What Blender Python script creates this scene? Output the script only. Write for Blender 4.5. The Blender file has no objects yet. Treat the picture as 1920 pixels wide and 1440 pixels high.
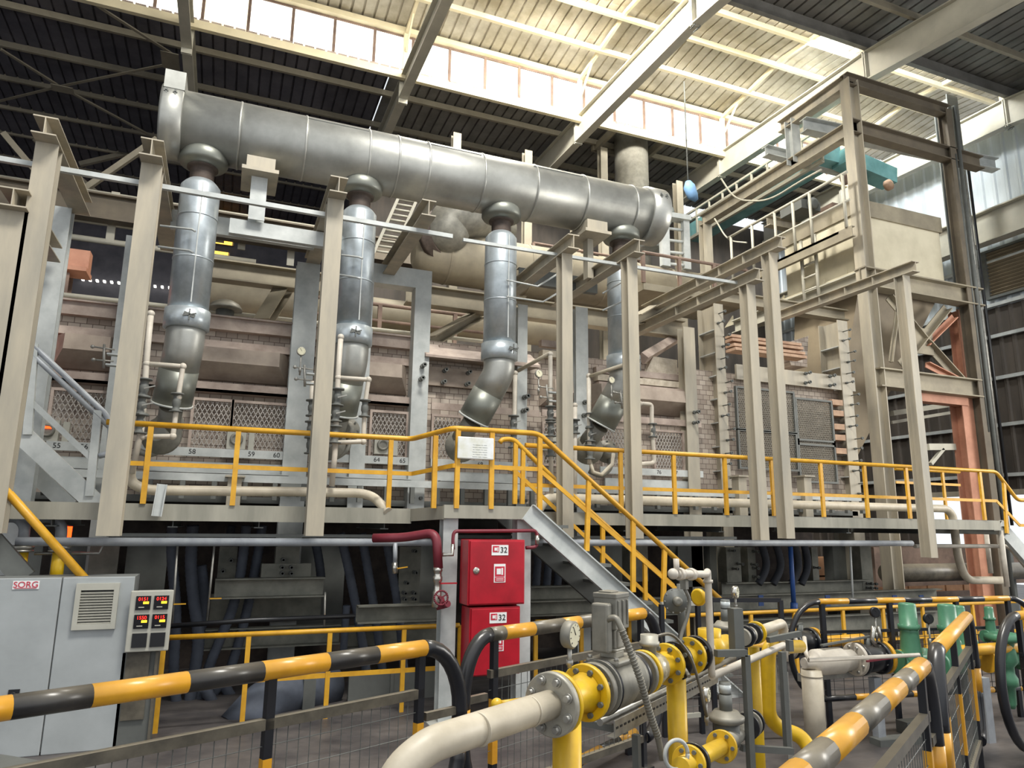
import bpy, bmesh, math, random
from mathutils import Vector as V, Matrix
random.seed(7)
S = bpy.context.scene
COL = S.collection
pi = math.pi
# ---------------------------------------------------------------- camera
F, CX, CY, H = 1331.0, 960.0, 720.0, 1.7
PITCH, YAW, ROLL = math.radians(11.2), math.radians(21.8), math.radians(0.68)
fw = V((math.sin(YAW)*math.cos(PITCH), math.cos(YAW)*math.cos(PITCH), math.sin(PITCH)))
r0 = V((math.cos(YAW), -math.sin(YAW), 0)); u0 = r0.cross(fw)
rt = r0*math.cos(ROLL)+u0*math.sin(ROLL); up = u0*math.cos(ROLL)-r0*math.sin(ROLL)
EYE = V((0, 0, H))
cam = bpy.data.cameras.new('camera'); cam.sensor_width = 36; cam.lens = F/1920*36; cam.clip_end = 300; cam.clip_start = 0.05
co = bpy.data.objects.new('camera', cam); COL.objects.link(co)
co.matrix_world = Matrix(((rt.x, up.x, -fw.x, EYE.x), (rt.y, up.y, -fw.y, EYE.y), (rt.z, up.z, -fw.z, EYE.z), (0, 0, 0, 1)))
S.camera = co
# ---------------------------------------------------------------- world, light, exposure
w = bpy.data.worlds.new('world'); S.world = w; w.use_nodes = True
w.node_tree.nodes['Background'].inputs[0].default_value = (0.92, 0.96, 1.0, 1)
w.node_tree.nodes['Background'].inputs[1].default_value = 1.0
S.view_settings.view_transform = 'Standard'; S.view_settings.look = 'None'
S.view_settings.exposure = 0.12; S.view_settings.gamma = 1
def area(name, loc, tgt, sx, sy, power, col):
    l = bpy.data.lights.new(name, 'AREA'); l.shape = 'RECTANGLE'; l.size = sx; l.size_y = sy; l.energy = power; l.color = col
    o = bpy.data.objects.new(name, l); COL.objects.link(o); o.location = loc
    o.rotation_euler = (V(tgt)-V(loc)).to_track_quat('-Z', 'Y').to_euler()
    return o
area('skylight_front', (1.9, 1.8, 11.3), (3.0, 6.8, 2.5), 3.4, 1.6, 1150, (1.0, 0.97, 0.9))
area('daylight_door_right', (15.5, 3.0, 4.5), (6, 6, 1.5), 4.0, 3.0, 500, (1.0, 0.96, 0.88))
area('lantern_daylight', (8.0, 9.2, 12.4), (8.6, 10.6, 7.0), 12.0, .7, 1300, (1.0, 0.97, 0.9))
area('lantern_daylight_left', (5.4, 9.2, 12.4), (10.6, 11.0, 7.0), 4.0, .7, 1500, (1.0, 0.97, 0.9))
area('lantern_glow', (6.0, 9.2, 12.3), (6.0, 13, 12.9), 22.0, .6, 170, (1.0, 0.96, 0.88))
area('right_wall_fill', (12.6, 9.2, 12.4), (16.6, 12.0, 8.5), 4.0, .7, 900, (0.94, 0.98, 1.0))  # extra lamp at the lantern edge, added to brighten the right wall
# ---------------------------------------------------------------- placing: where a ray of the photograph meets a plane of the hall
def ray(x, y): return (x-CX)/F*rt-(y-CY)/F*up+fw
def P(x, y, X=None, Y=None, Z=None):
    d = ray(x, y)
    k = X/d.x if X is not None else Y/d.y if Y is not None else (Z-H)/d.z
    return EYE+d*k
# ---------------------------------------------------------------- materials
def lin(c):
    return tuple(((v/255)/12.92 if v/255 <= .04045 else ((v/255+.055)/1.055)**2.4) for v in c)
MAT = {}
def mat(name, c, rough=.6, metal=0, var=.12, scale=6, c2=None, bump=0, dust=0, emit=0, ecol=None, streak=False):
    m = bpy.data.materials.new(name); m.use_nodes = True; nt = m.node_tree; b = nt.nodes['Principled BSDF']
    c = lin(c); c2 = lin(c2) if c2 else tuple(v*(1-var*2) for v in c)
    tc = nt.nodes.new('ShaderNodeTexCoord'); no = nt.nodes.new('ShaderNodeTexNoise')
    no.inputs['Scale'].default_value = scale; no.inputs['Detail'].default_value = 5; no.inputs['Roughness'].default_value = .62
    geo = nt.nodes.new('ShaderNodeNewGeometry')
    src = geo.outputs['Position']
    if streak:
        mp = nt.nodes.new('ShaderNodeMapping'); mp.inputs['Scale'].default_value = (1, 1, .18)
        nt.links.new(src, mp.inputs[0]); src = mp.outputs[0]
    nt.links.new(src, no.inputs['Vector'])
    rp = nt.nodes.new('ShaderNodeValToRGB'); rp.color_ramp.elements[0].position = .34; rp.color_ramp.elements[1].position = .66
    rp.color_ramp.elements[0].color = (*c2, 1); rp.color_ramp.elements[1].color = (*c, 1)
    nt.links.new(no.outputs['Fac'], rp.inputs[0]); out = rp.outputs[0]
    if dust:   # dust settled on upward faces; on the stripes also their painted cream highlight
        sx = nt.nodes.new('ShaderNodeSeparateXYZ'); nt.links.new(geo.outputs['Normal'], sx.inputs[0])
        ml = nt.nodes.new('ShaderNodeMath'); ml.operation = 'MULTIPLY'; ml.use_clamp = True; ml.inputs[1].default_value = dust
        nt.links.new(sx.outputs['Z'], ml.inputs[0])
        mx = nt.nodes.new('ShaderNodeMixRGB'); mx.inputs[2].default_value = (*lin((170, 160, 140)), 1)
        nt.links.new(ml.outputs[0], mx.inputs[0]); nt.links.new(out, mx.inputs[1]); out = mx.outputs[0]
    nt.links.new(out, b.inputs['Base Color'])
    b.inputs['Roughness'].default_value = rough; b.inputs['Metallic'].default_value = metal
    if bump:
        bp = nt.nodes.new('ShaderNodeBump'); bp.inputs['Strength'].default_value = bump; bp.inputs['Distance'].default_value = .02
        nt.links.new(no.outputs['Fac'], bp.inputs['Height']); nt.links.new(bp.outputs[0], b.inputs['Normal'])
    if emit:
        b.inputs['Emission Color'].default_value = (*lin(ecol or (255, 255, 255)), 1); b.inputs['Emission Strength'].default_value = emit
    MAT[name] = m; return m
mat('post', (176, 166, 146), .55, 0, .1, 5, c2=(150, 144, 130), streak=True)
mat('steel', (196, 199, 196), .5, .03, .08, 4, c2=(168, 172, 170), dust=.3)
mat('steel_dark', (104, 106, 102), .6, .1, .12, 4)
mat('under', (138, 137, 125), .65, 0, .14, 4, c2=(102, 102, 93))
mat('black', (28, 29, 32), .4, 0, .1, 8)
mat('duct', (180, 180, 174), .4, .62, .07, 3, c2=(154, 154, 148), bump=.03)
mat('duct_blue', (196, 204, 208), .34, .55, .08, 4, c2=(160, 168, 172), bump=.04)
mat('duct_dull', (128, 130, 122), .42, .6, .08, 3)
mat('beige', (156, 147, 126), .6, .15, .1, 2, c2=(128, 120, 104))
mat('tower_shade', (112, 102, 86), .6, .1, .1, 2, c2=(92, 84, 72))  # tower steel as seen on its shaded faces; shade put into the colour
mat('bellow', (86, 74, 66), .7, .2, .2, 14)
mat('grating', (112, 114, 112), .6, .3, .15, 8, dust=.3)
mat('fascia', (160, 156, 142), .6, 0, .14, 5, c2=(132, 130, 118), streak=True)
mat('yellow', (222, 168, 46), .42, 0, .08, 6, c2=(196, 144, 38))
mat('yellow_gas', (232, 190, 24), .38, 0, .08, 5, c2=(204, 162, 26), dust=.1)
mat('cream_pipe', (202, 192, 172), .45, 0, .08, 6, c2=(180, 170, 150))
mat('white_pipe', (208, 200, 186), .5, 0, .08, 5, c2=(182, 174, 160))
mat('grey_pipe', (166, 170, 174), .45, .1, .08, 5, c2=(136, 140, 146))
mat('hose', (84, 90, 102), .7, 0, .15, 8)
mat('hose_dark', (52, 56, 64), .7, 0, .15, 8)
mat('red', (176, 18, 38), .38, 0, .08, 5, c2=(150, 12, 30))
mat('red_dark', (120, 40, 52), .5, 0, .1, 8)
mat('white', (232, 232, 230), .5, 0, .04, 6)
mat('label_red', (196, 44, 66), .5, 0, .05, 6)
mat('ink', (20, 20, 24), .6, 0, 0, 6)
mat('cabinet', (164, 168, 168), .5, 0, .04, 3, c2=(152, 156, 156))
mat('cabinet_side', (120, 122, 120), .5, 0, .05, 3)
mat('plastic', (176, 174, 162), .5, 0, .05, 6)
mat('screen', (14, 14, 18), .25, 0, 0, 6)
mat('led', (40, 4, 4), .4, 0, 0, 6, emit=3.2, ecol=(255, 40, 30))
mat('led_amber', (60, 40, 4), .4, 0, 0, 6, emit=2.6, ecol=(255, 200, 40))
mat('fire', (60, 10, 4), .5, 0, 0, 6, emit=4, ecol=(255, 70, 20))
mat('brick', (190, 160, 134), .85, 0, .1, 5, c2=(158, 126, 104), bump=.3)
mat('brick_pale', (206, 196, 178), .85, 0, .1, 9, c2=(170, 158, 140), bump=.2)
mat('hotsteel', (186, 170, 158), .7, 0, .14, 3, c2=(142, 126, 116), bump=.15, streak=False)
mat('hood', (182, 167, 152), .65, .1, .12, 2, c2=(142, 128, 116))
mat('rust_brown', (140, 118, 104), .7, .1, .12, 3, c2=(104, 86, 76))
mat('mesh_dark', (134, 128, 116), .6, .2, .1, 6)
mat('mesh', (196, 190, 182), .5, .3, .12, 6)
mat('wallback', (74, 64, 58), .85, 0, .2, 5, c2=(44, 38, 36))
mat('castgrey', (138, 136, 126), .5, .2, .08, 8, c2=(112, 110, 102), dust=.3)
mat('alu', (176, 172, 158), .5, .35, .1, 9, c2=(140, 136, 126), bump=.1)
mat('galv', (170, 168, 160), .42, .55, .1, 12, c2=(138, 136, 130))
mat('blackpaint', (30, 32, 38), .28, 0, .08, 6, dust=.12)
mat('stripe_yellow', (228, 166, 42), .32, 0, .08, 6, c2=(208, 148, 38), dust=.18)  # here and in the grey, upward dust also paints cream tube highlights
mat('stripe_grey', (100, 94, 82), .34, 0, .1, 8, c2=(70, 66, 58), dust=.45)  # black stripes, greyed in the colour for dust and light on them
mat('stripe_black', (52, 50, 48), .3, 0, .1, 8, c2=(34, 33, 34), dust=.25)
mat('green', (84, 138, 106), .36, 0, .06, 6, c2=(70, 118, 92))
mat('cover', (190, 196, 196), .3, 0, .1, 20)
mat('clear', (196, 186, 160), .22, 0, .2, 30, c2=(140, 130, 104))
mat('dial', (232, 226, 196), .4, 0, .03, 6)
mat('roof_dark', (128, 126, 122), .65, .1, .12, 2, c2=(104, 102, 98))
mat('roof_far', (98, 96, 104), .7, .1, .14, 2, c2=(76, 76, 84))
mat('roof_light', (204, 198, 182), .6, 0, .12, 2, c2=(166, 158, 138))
mat('rafter', (186, 182, 166), .5, 0, .06, 2, c2=(170, 166, 152))
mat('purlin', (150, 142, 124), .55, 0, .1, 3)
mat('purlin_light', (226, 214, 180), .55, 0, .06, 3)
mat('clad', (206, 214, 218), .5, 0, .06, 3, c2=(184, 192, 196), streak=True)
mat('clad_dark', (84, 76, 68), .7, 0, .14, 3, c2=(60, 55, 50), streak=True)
mat('orange', (192, 138, 112), .6, 0, .1, 4, c2=(170, 118, 94))
mat('teal', (124, 176, 178), .5, 0, .12, 3, c2=(98, 148, 150))
mat('blue_bag', (112, 150, 190), .6, 0, .1, 8)
mat('blue', (30, 70, 132), .5, 0, .08, 8)
mat('cardboard', (196, 150, 112), .8, 0, .1, 4, c2=(172, 128, 94))
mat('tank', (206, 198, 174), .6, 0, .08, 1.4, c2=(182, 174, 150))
mat('tank_side', (150, 136, 112), .6, 0, .1, 1.4, c2=(128, 116, 96))  # cream of the tank as it looks in shade, put into the colour
mat('board_white', (222, 224, 224), .5, 0, .06, 9, c2=(204, 204, 190))
mat('chrome', (200, 196, 186), .25, .9, .05, 12)
mat('glow', (150, 150, 146), .5, 0, 0, 6, emit=2.2, ecol=(255, 252, 240))
mat('glow_warm', (150, 146, 130), .5, 0, 0, 6, emit=1.5, ecol=(255, 244, 214))
mat('lamp_amber', (255, 210, 90), .5, 0, 0, 6, emit=2.2, ecol=(255, 196, 84))
def floor_mat():
    m = mat('floor', (104, 98, 94), .5, 0, .2, 1.6, c2=(58, 56, 58), bump=.12)
    nt = m.node_tree; b = nt.nodes['Principled BSDF']
    no = nt.nodes.new('ShaderNodeTexNoise'); no.inputs['Scale'].default_value = 9; no.inputs['Detail'].default_value = 6
    g = nt.nodes.new('ShaderNodeNewGeometry'); mp = nt.nodes.new('ShaderNodeMapping'); mp.inputs['Scale'].default_value = (.25, 1.6, 1)
    nt.links.new(g.outputs['Position'], mp.inputs[0]); nt.links.new(mp.outputs[0], no.inputs['Vector'])
    mr = nt.nodes.new('ShaderNodeMapRange'); mr.inputs[3].default_value = .3; mr.inputs[4].default_value = .75
    nt.links.new(no.outputs['Fac'], mr.inputs[0]); nt.links.new(mr.outputs[0], b.inputs['Roughness'])
floor_mat()
def brickwall_mat():
    m = mat('brickwall', (190, 176, 154), .85); nt = m.node_tree; b = nt.nodes['Principled BSDF']
    g = nt.nodes.new('ShaderNodeNewGeometry'); sp = nt.nodes.new('ShaderNodeSeparateXYZ'); cb = nt.nodes.new('ShaderNodeCombineXYZ')
    nt.links.new(g.outputs['Position'], sp.inputs[0]); nt.links.new(sp.outputs['X'], cb.inputs['X']); nt.links.new(sp.outputs['Z'], cb.inputs['Y'])
    br = nt.nodes.new('ShaderNodeTexBrick'); br.inputs['Scale'].default_value = 1; br.inputs['Brick Width'].default_value = .12; br.inputs['Row Height'].default_value = .075
    br.inputs['Mortar Size'].default_value = .004; br.inputs['Color1'].default_value = (*lin((198, 186, 172)), 1); br.inputs['Color2'].default_value = (*lin((162, 148, 136)), 1)
    br.inputs['Mortar'].default_value = (*lin((112, 98, 90)), 1)
    nt.links.new(cb.outputs[0], br.inputs['Vector']); nt.links.new(br.outputs[0], b.inputs['Base Color'])
brickwall_mat()
# ---------------------------------------------------------------- mesh builder
WL = {}
class B:
    def __init__(s): s.bm = bmesh.new()
    def _f(s, vs, idx, smooth=False):
        for f in idx:
            try:
                nf = s.bm.faces.new([vs[i] for i in f]); nf.smooth = smooth
            except ValueError: pass
    def box(s, a, b):
        x0, x1 = sorted((a[0], b[0])); y0, y1 = sorted((a[1], b[1])); z0, z1 = sorted((a[2], b[2]))
        vs = [s.bm.verts.new(p) for p in ((x0, y0, z0), (x1, y0, z0), (x1, y1, z0), (x0, y1, z0), (x0, y0, z1), (x1, y0, z1), (x1, y1, z1), (x0, y1, z1))]
        s._f(vs, ((0, 3, 2, 1), (4, 5, 6, 7), (0, 1, 5, 4), (1, 2, 6, 5), (2, 3, 7, 6), (3, 0, 4, 7))); return s
    def obox(s, c, sz, ax=(1, 0, 0), az=(0, 0, 1)):
        ax = V(ax).normalized(); az = V(az).normalized(); ay = az.cross(ax).normalized(); az = ax.cross(ay); c = V(c)
        h = [v/2 for v in sz]; vs = []
        for k in (-1, 1):
            for i, j in ((-1, -1), (1, -1), (1, 1), (-1, 1)):
                vs.append(s.bm.verts.new(c+ax*h[0]*i+ay*h[1]*j+az*h[2]*k))
        s._f(vs, ((0, 3, 2, 1), (4, 5, 6, 7), (0, 1, 5, 4), (1, 2, 6, 5), (2, 3, 7, 6), (3, 0, 4, 7))); return s
    def prism(s, pts, d):
        pts = [V(p) for p in pts]; d = V(d); n = len(pts)
        a = [s.bm.verts.new(p) for p in pts]; b = [s.bm.verts.new(p+d) for p in pts]
        s._f(a+b, [tuple(range(n))[::-1], tuple(range(n, 2*n))]+[(i, (i+1) % n, n+(i+1) % n, n+i) for i in range(n)]); return s
    def prof(s, p0, p1, poly, upv=(0, 0, 1)):
        p0 = V(p0); p1 = V(p1); t = (p1-p0).normalized(); u = V(upv)
        if abs(t.dot(u)) > .98: u = V((0, 1, 0))
        a = t.cross(u).normalized(); u = a.cross(t).normalized()
        return s.prism([p0+a*q[0]+u*q[1] for q in poly], p1-p0)
    def ibeam(s, p0, p1, h=.16, w=.12, t=.014, upv=(0, 0, 1), c=0):
        a, b, k = w/2, h/2, t*.7
        return s.prof(p0, p1, [(-a, -b), (a, -b), (a, -b+t), (k/2, -b+t), (k/2, b-t), (a, b-t), (a, b), (-a, b), (-a, b-t), (-k/2, b-t), (-k/2, -b+t), (-a, -b+t)], upv)
    def chan(s, p0, p1, h=.14, w=.06, t=.01, upv=(0, 0, 1), side=1):
        a, b = w*side, h/2; q = t*side
        pts = [(0, -b), (a, -b), (a, -b+t), (q, -b+t), (q, b-t), (a, b-t), (a, b), (0, b)]
        return s.prof(p0, p1, pts if side > 0 else pts[::-1], upv)
    def bar(s, p0, p1, w=.04, h=.04, upv=(0, 0, 1)):
        return s.prof(p0, p1, [(-w/2, -h/2), (w/2, -h/2), (w/2, h/2), (-w/2, h/2)], upv)
    def angle(s, p0, p1, w=.05, t=.008, upv=(0, 0, 1), sx=1):
        pts = [(0, 0), (w*sx, 0), (w*sx, t), (t*sx, t), (t*sx, w), (0, w)]
        return s.prof(p0, p1, pts if sx > 0 else pts[::-1], upv)
    def tube(s, path, r=.03, n=12, bend=0, cap=True, radii=None):
        pts = [V(p) for p in path]
        if bend and len(pts) > 2:
            q = [pts[0]]
            for i in range(1, len(pts)-1):
                a, b, c = pts[i-1], pts[i], pts[i+1]; d1 = (a-b); d2 = (c-b)
                l = min(bend, d1.length*.48, d2.length*.48); A = b+d1.normalized()*l; Cc = b+d2.normalized()*l
                for k in range(7):
                    u = k/6; q.append(A*(1-u)**2+b*2*u*(1-u)+Cc*u*u)
            q.append(pts[-1]); pts = q
        N = len(pts); ts = [(pts[min(i+1, N-1)]-pts[max(i-1, 0)]).normalized() for i in range(N)]
        ref = V((0, 0, 1)) if abs(ts[0].z) < .9 else V((0, 1, 0))
        a = ts[0].cross(ref).normalized(); rings = []
        for i in range(N):
            a = (a-ts[i]*a.dot(ts[i])).normalized(); b = ts[i].cross(a); rr = radii[i] if radii else r
            rings.append([s.bm.verts.new(pts[i]+(a*math.cos(2*pi*k/n)+b*math.sin(2*pi*k/n))*rr) for k in range(n)])
        for i in range(N-1):
            for k in range(n):
                f = s.bm.faces.new((rings[i][k], rings[i+1][k], rings[i+1][(k+1) % n], rings[i][(k+1) % n])); f.smooth = n > 5
        if cap:
            s.bm.faces.new(rings[0]); s.bm.faces.new(rings[-1][::-1])
        return s
    def cyl(s, p0, p1, r, n=20, r2=None):
        return s.tube([p0, p1], r, n, radii=[r, r if r2 is None else r2])
    def lathe(s, p0, ax, prof, n=28):   # prof: (distance along the axis, radius)
        p0 = V(p0); ax = V(ax).normalized(); ref = V((0, 0, 1)) if abs(ax.z) < .9 else V((0, 1, 0))
        a = ax.cross(ref).normalized(); b = ax.cross(a); rings = []
        for d, r in prof:
            rings.append([s.bm.verts.new(p0+ax*d+(a*math.cos(2*pi*k/n)+b*math.sin(2*pi*k/n))*max(r, 1e-4)) for k in range(n)])
        for i in range(len(rings)-1):
            flat = abs(prof[i][0]-prof[i+1][0]) < 1e-4
            for k in range(n):
                f = s.bm.faces.new((rings[i][k], rings[i][(k+1) % n], rings[i+1][(k+1) % n], rings[i+1][k])); f.smooth = not flat
        s.bm.faces.new(rings[0][::-1]); s.bm.faces.new(rings[-1]); return s
    def ball(s, c, r, sc=(1, 1, 1)):
        m = Matrix.Translation(V(c)) @ Matrix.Diagonal((*sc, 1))
        g = bmesh.ops.create_uvsphere(s.bm, u_segments=16, v_segments=10, radius=r, matrix=m)
        for v in g['verts']:
            for f in v.link_faces: f.smooth = True
        return s
    def flange(s, c, ax, r, t=.02): return s.lathe(V(c)-V(ax).normalized()*t/2, ax, [(0, r*.96), (.003, r), (t-.003, r), (t, r*.96)], 32)
    def bolts(s, c, ax, r, n, br=.012, L=.03, ph=0):
        c = V(c); ax = V(ax).normalized(); ref = V((0, 0, 1)) if abs(ax.z) < .9 else V((0, 1, 0)); a = ax.cross(ref).normalized(); b = ax.cross(a)
        for k in range(n):
            q = 2*pi*(k+ph)/n; p = c+(a*math.cos(q)+b*math.sin(q))*r
            s.tube([p-ax*L/2, p+ax*L/2], br, 6)
        return s
    def sphere_cap(s): return s
    def mesh(s, name):
        me = bpy.data.meshes.new(name)
        bmesh.ops.recalc_face_normals(s.bm, faces=s.bm.faces[:])
        s.bm.to_mesh(me); s.bm.free(); return me
def put(name, b, m, parent=None, label=None, cat=None, group=None, kind=None, origin=None, bevel=0):
    """link one mesh; its origin is the middle of its foot, or that of its parent"""
    me = b.mesh(name); me.materials.append(MAT[m] if isinstance(m, str) else m)
    xs = [v.co for v in me.vertices]
    if parent is None:
        o3 = origin or V(((min(v.x for v in xs)+max(v.x for v in xs))/2, (min(v.y for v in xs)+max(v.y for v in xs))/2, min(v.z for v in xs)))
    else: o3 = WL[parent.name]
    o3 = V(o3)
    me.transform(Matrix.Translation(-o3))
    o = bpy.data.objects.new(name, me); COL.objects.link(o)
    if parent is None: o.location = o3
    else: o.parent = parent
    WL[o.name] = o3
    if label: o['label'] = label
    if cat: o['category'] = cat
    if group: o['group'] = group
    if kind: o['kind'] = kind
    if bevel:
        md = o.modifiers.new('bevel', 'BEVEL'); md.width = bevel; md.segments = 2; md.limit_method = 'ANGLE'
    return o
def thing(name, label, cat, loc, group=None):
    o = bpy.data.objects.new(name, None); COL.objects.link(o); o.location = loc; o.empty_display_size = .1
    o['label'] = label; o['category'] = cat
    if group: o['group'] = group
    WL[o.name] = V(loc); return o
def struct(name, b, m): return put(name, b, m, kind='structure', origin=(0, 0, 0))
def text(name, body, c, right, upv, size, m, parent, off=.002, al='CENTER'):
    cu = bpy.data.curves.new(name, 'FONT'); cu.body = body; cu.size = size; cu.align_x = al; cu.align_y = 'CENTER'; cu.extrude = .0008
    t = bpy.data.objects.new('tmp', cu); COL.objects.link(t); bpy.context.view_layer.update()
    me = bpy.data.meshes.new_from_object(t.evaluated_get(bpy.context.evaluated_depsgraph_get()))
    bpy.data.objects.remove(t)
    R = V(right).normalized(); U = V(upv).normalized(); N = R.cross(U); c = V(c)+N*off
    o3 = WL[parent.name] if parent else V((0, 0, 0))
    me.transform(Matrix(((R.x, U.x, N.x, c.x-o3.x), (R.y, U.y, N.y, c.y-o3.y), (R.z, U.z, N.z, c.z-o3.z), (0, 0, 0, 1))))
    me.materials.clear(); me.materials.append(MAT[m])
    o = bpy.data.objects.new(name, me); COL.objects.link(o)
    if parent: o.parent = parent
    WL[o.name] = o3; return o
def dup(root, d):
    r = root.copy(); COL.objects.link(r); r.location = root.location+V(d); WL[r.name] = WL[root.name]+V(d)
    for ch in [c for c in root.children]:
        c = ch.copy(); COL.objects.link(c); c.parent = r; WL[c.name] = WL[r.name]
        for g in ch.children:
            q = g.copy(); COL.objects.link(q); q.parent = c
    return r
# ================================================================ THE HALL
b = B(); b.box((-16, -8, -.3), (24, 26, 0)); struct('floor', b, 'floor')
def sheet(x0, x1, p, pitch=.25, rib=.05, dep=.035):
    """trapezoid sheeting; p = ((y, z), ...) across the ribs' run"""
    b = B(); x = x0
    while x < x1:
        xs = (x, x+pitch-rib, x+pitch-rib*.8, x+pitch-rib*.2, min(x+pitch, x1+.001)); hs = (0, 0, dep, dep, 0)
        for (ya, za), (yb, zb) in zip(p, p[1:]):
            for i in range(4):
                q = [b.bm.verts.new(v) for v in ((xs[i], ya, za+hs[i]), (xs[i+1], ya, za+hs[i+1]), (xs[i+1], yb, zb+hs[i+1]), (xs[i], yb, zb+hs[i]))]
                b.bm.faces.new(q)
        x += pitch
    for (ya, za), (yb, zb) in zip(p, p[1:]):   # closed outer skin
        b.prism([(x0, ya, za+.06), (x1, ya, za+.06), (x1, yb, zb+.06), (x0, yb, zb+.06)], (0, 0, .03))
    return b
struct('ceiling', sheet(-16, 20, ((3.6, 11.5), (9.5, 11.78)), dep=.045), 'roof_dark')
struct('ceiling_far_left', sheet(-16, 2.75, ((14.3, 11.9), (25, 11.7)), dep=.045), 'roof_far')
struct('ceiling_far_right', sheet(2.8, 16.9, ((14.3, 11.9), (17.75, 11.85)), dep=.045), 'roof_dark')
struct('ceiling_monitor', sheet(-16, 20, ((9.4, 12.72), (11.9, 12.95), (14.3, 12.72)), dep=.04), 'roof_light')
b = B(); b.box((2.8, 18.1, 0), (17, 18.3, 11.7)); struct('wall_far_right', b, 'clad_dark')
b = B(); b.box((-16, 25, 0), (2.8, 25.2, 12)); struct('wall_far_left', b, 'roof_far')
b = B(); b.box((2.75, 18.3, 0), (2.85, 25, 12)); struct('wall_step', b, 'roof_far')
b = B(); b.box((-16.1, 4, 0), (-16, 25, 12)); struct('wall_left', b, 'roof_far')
WX = 16.7
def clad(y0, y1, z0, z1, pitch=.3):
    b = B(); y = y0
    while y < y1-.01:
        ye = min(y+pitch, y1); ys = (y, y+(ye-y)*.62, y+(ye-y)*.72, y+(ye-y)*.9, ye); hs = (0, 0, -.04, -.04, 0)
        for i in range(4):
            b.bm.faces.new([b.bm.verts.new(v) for v in ((WX+hs[i], ys[i], z0), (WX+hs[i+1], ys[i+1], z0), (WX+hs[i+1], ys[i+1], z1), (WX+hs[i], ys[i], z1))])
        y = ye
    b.box((WX+.03, y0, z0), (WX+.08, y1, z1)); return b
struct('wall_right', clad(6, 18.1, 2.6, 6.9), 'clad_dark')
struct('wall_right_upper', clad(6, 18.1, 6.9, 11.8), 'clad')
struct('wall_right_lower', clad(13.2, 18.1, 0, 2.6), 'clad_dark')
b = B(); b.box((WX-.06, 6, 2.5), (WX+.1, 13.2, 2.62)); struct('trim_1', b, 'post')
# louvre window in the right wall
q0 = P(1848, 480, X=WX-.05); q1 = P(1920, 545, X=WX-.05)
wy0, wy1, wz0, wz1 = q1.y-1.2, q0.y, q1.z+.05, q0.z+.02
b = B()
for yy in (wy0, (wy0+wy1)/2-.3, wy1): b.box((WX-.16, yy-.05, wz0), (WX-.05, yy+.05, wz1))
b.box((WX-.16, wy0-.05, wz0-.06), (WX-.05, wy1+.05, wz0)); b.box((WX-.16, wy0-.05, wz1), (WX-.05, wy1+.05, wz1+.06))
wn = struct('window_30', b, 'steel_dark')
b = B(); k = wz0+.03
while k < wz1-.02:
    b.obox((WX-.09, (wy0+wy1)/2, k), (.1, wy1-wy0-.1, .012), (1, 0, -.7), (.7, 0, 1)); k += .085
put('louvre', b, 'tank_side', wn)  # light coming through from behind is put into the tan slat colour
b = B(); b.box((WX-.055, wy0, wz0), (WX-.045, wy1, wz1)); put('pane', b, 'roof_dark', wn)
# rails (girts) on the right wall
for i, z in enumerate((2.95, 4.1, 5.2, 6.2, 6.95, 8.0)):
    b = B(); b.box((WX-.12, 6, z-.04), (WX-.04, 18.1, z+.04)); struct('trim_%d' % (i+2), b, 'steel')
# crane runway girder along the right wall
g0 = P(1920, 392, X=15.9); g1 = P(1853, 432, X=15.9)
b = B(); b.ibeam((15.9, 7.0, g0.z-.1), (15.9, 17.9, g0.z-.1), .75, .3, .03)
put('crane_girder', b, 'rafter', label='white deep I-section crane girder running along the right wall under the roof', cat='beam')
# clerestory windows
WYc = 14.25; n = 0; x = -6.45
while x < 16.3:
    n += 1; b = B(); x1 = x+.874
    b.box((x-.03, WYc-.04, 11.62), (x+.03, WYc+.04, 12.6)); b.box((x+.03, WYc-.03, 12.54), (x1-.03, WYc+.03, 12.6)); b.box((x+.03, WYc-.03, 11.62), (x1-.03, WYc+.03, 11.68))
    o = struct('window_%d' % n, b, 'rust_brown')
    b = B(); b.box((x+.03, WYc, 11.68), (x1-.03, WYc+.02, 12.54)); put('pane', b, 'glow' if n % 7 else 'glow_warm', o)
    x = x1
b = B(); b.box((-14, WYc-.16, 11.42), (16.6, WYc-.06, 11.6)); struct('trim_20', b, 'purlin_light')
b = B(); b.box((-14, WYc-.16, 12.58), (16.6, WYc+.02, 12.7)); struct('trim_21', b, 'purlin_light')
b = B(); x = -7
while x < 16.4: b.box((x, WYc-.13, 11.6), (x+.19, WYc-.05, 11.66)); x += .23
struct('trim_22', b, 'hotsteel')
# near clerestory upstand (edge of the near roof)
b = B(); b.box((-14, 9.5, 11.55), (18, 9.58, 11.95)); struct('trim_23', b, 'purlin_light')
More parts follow.
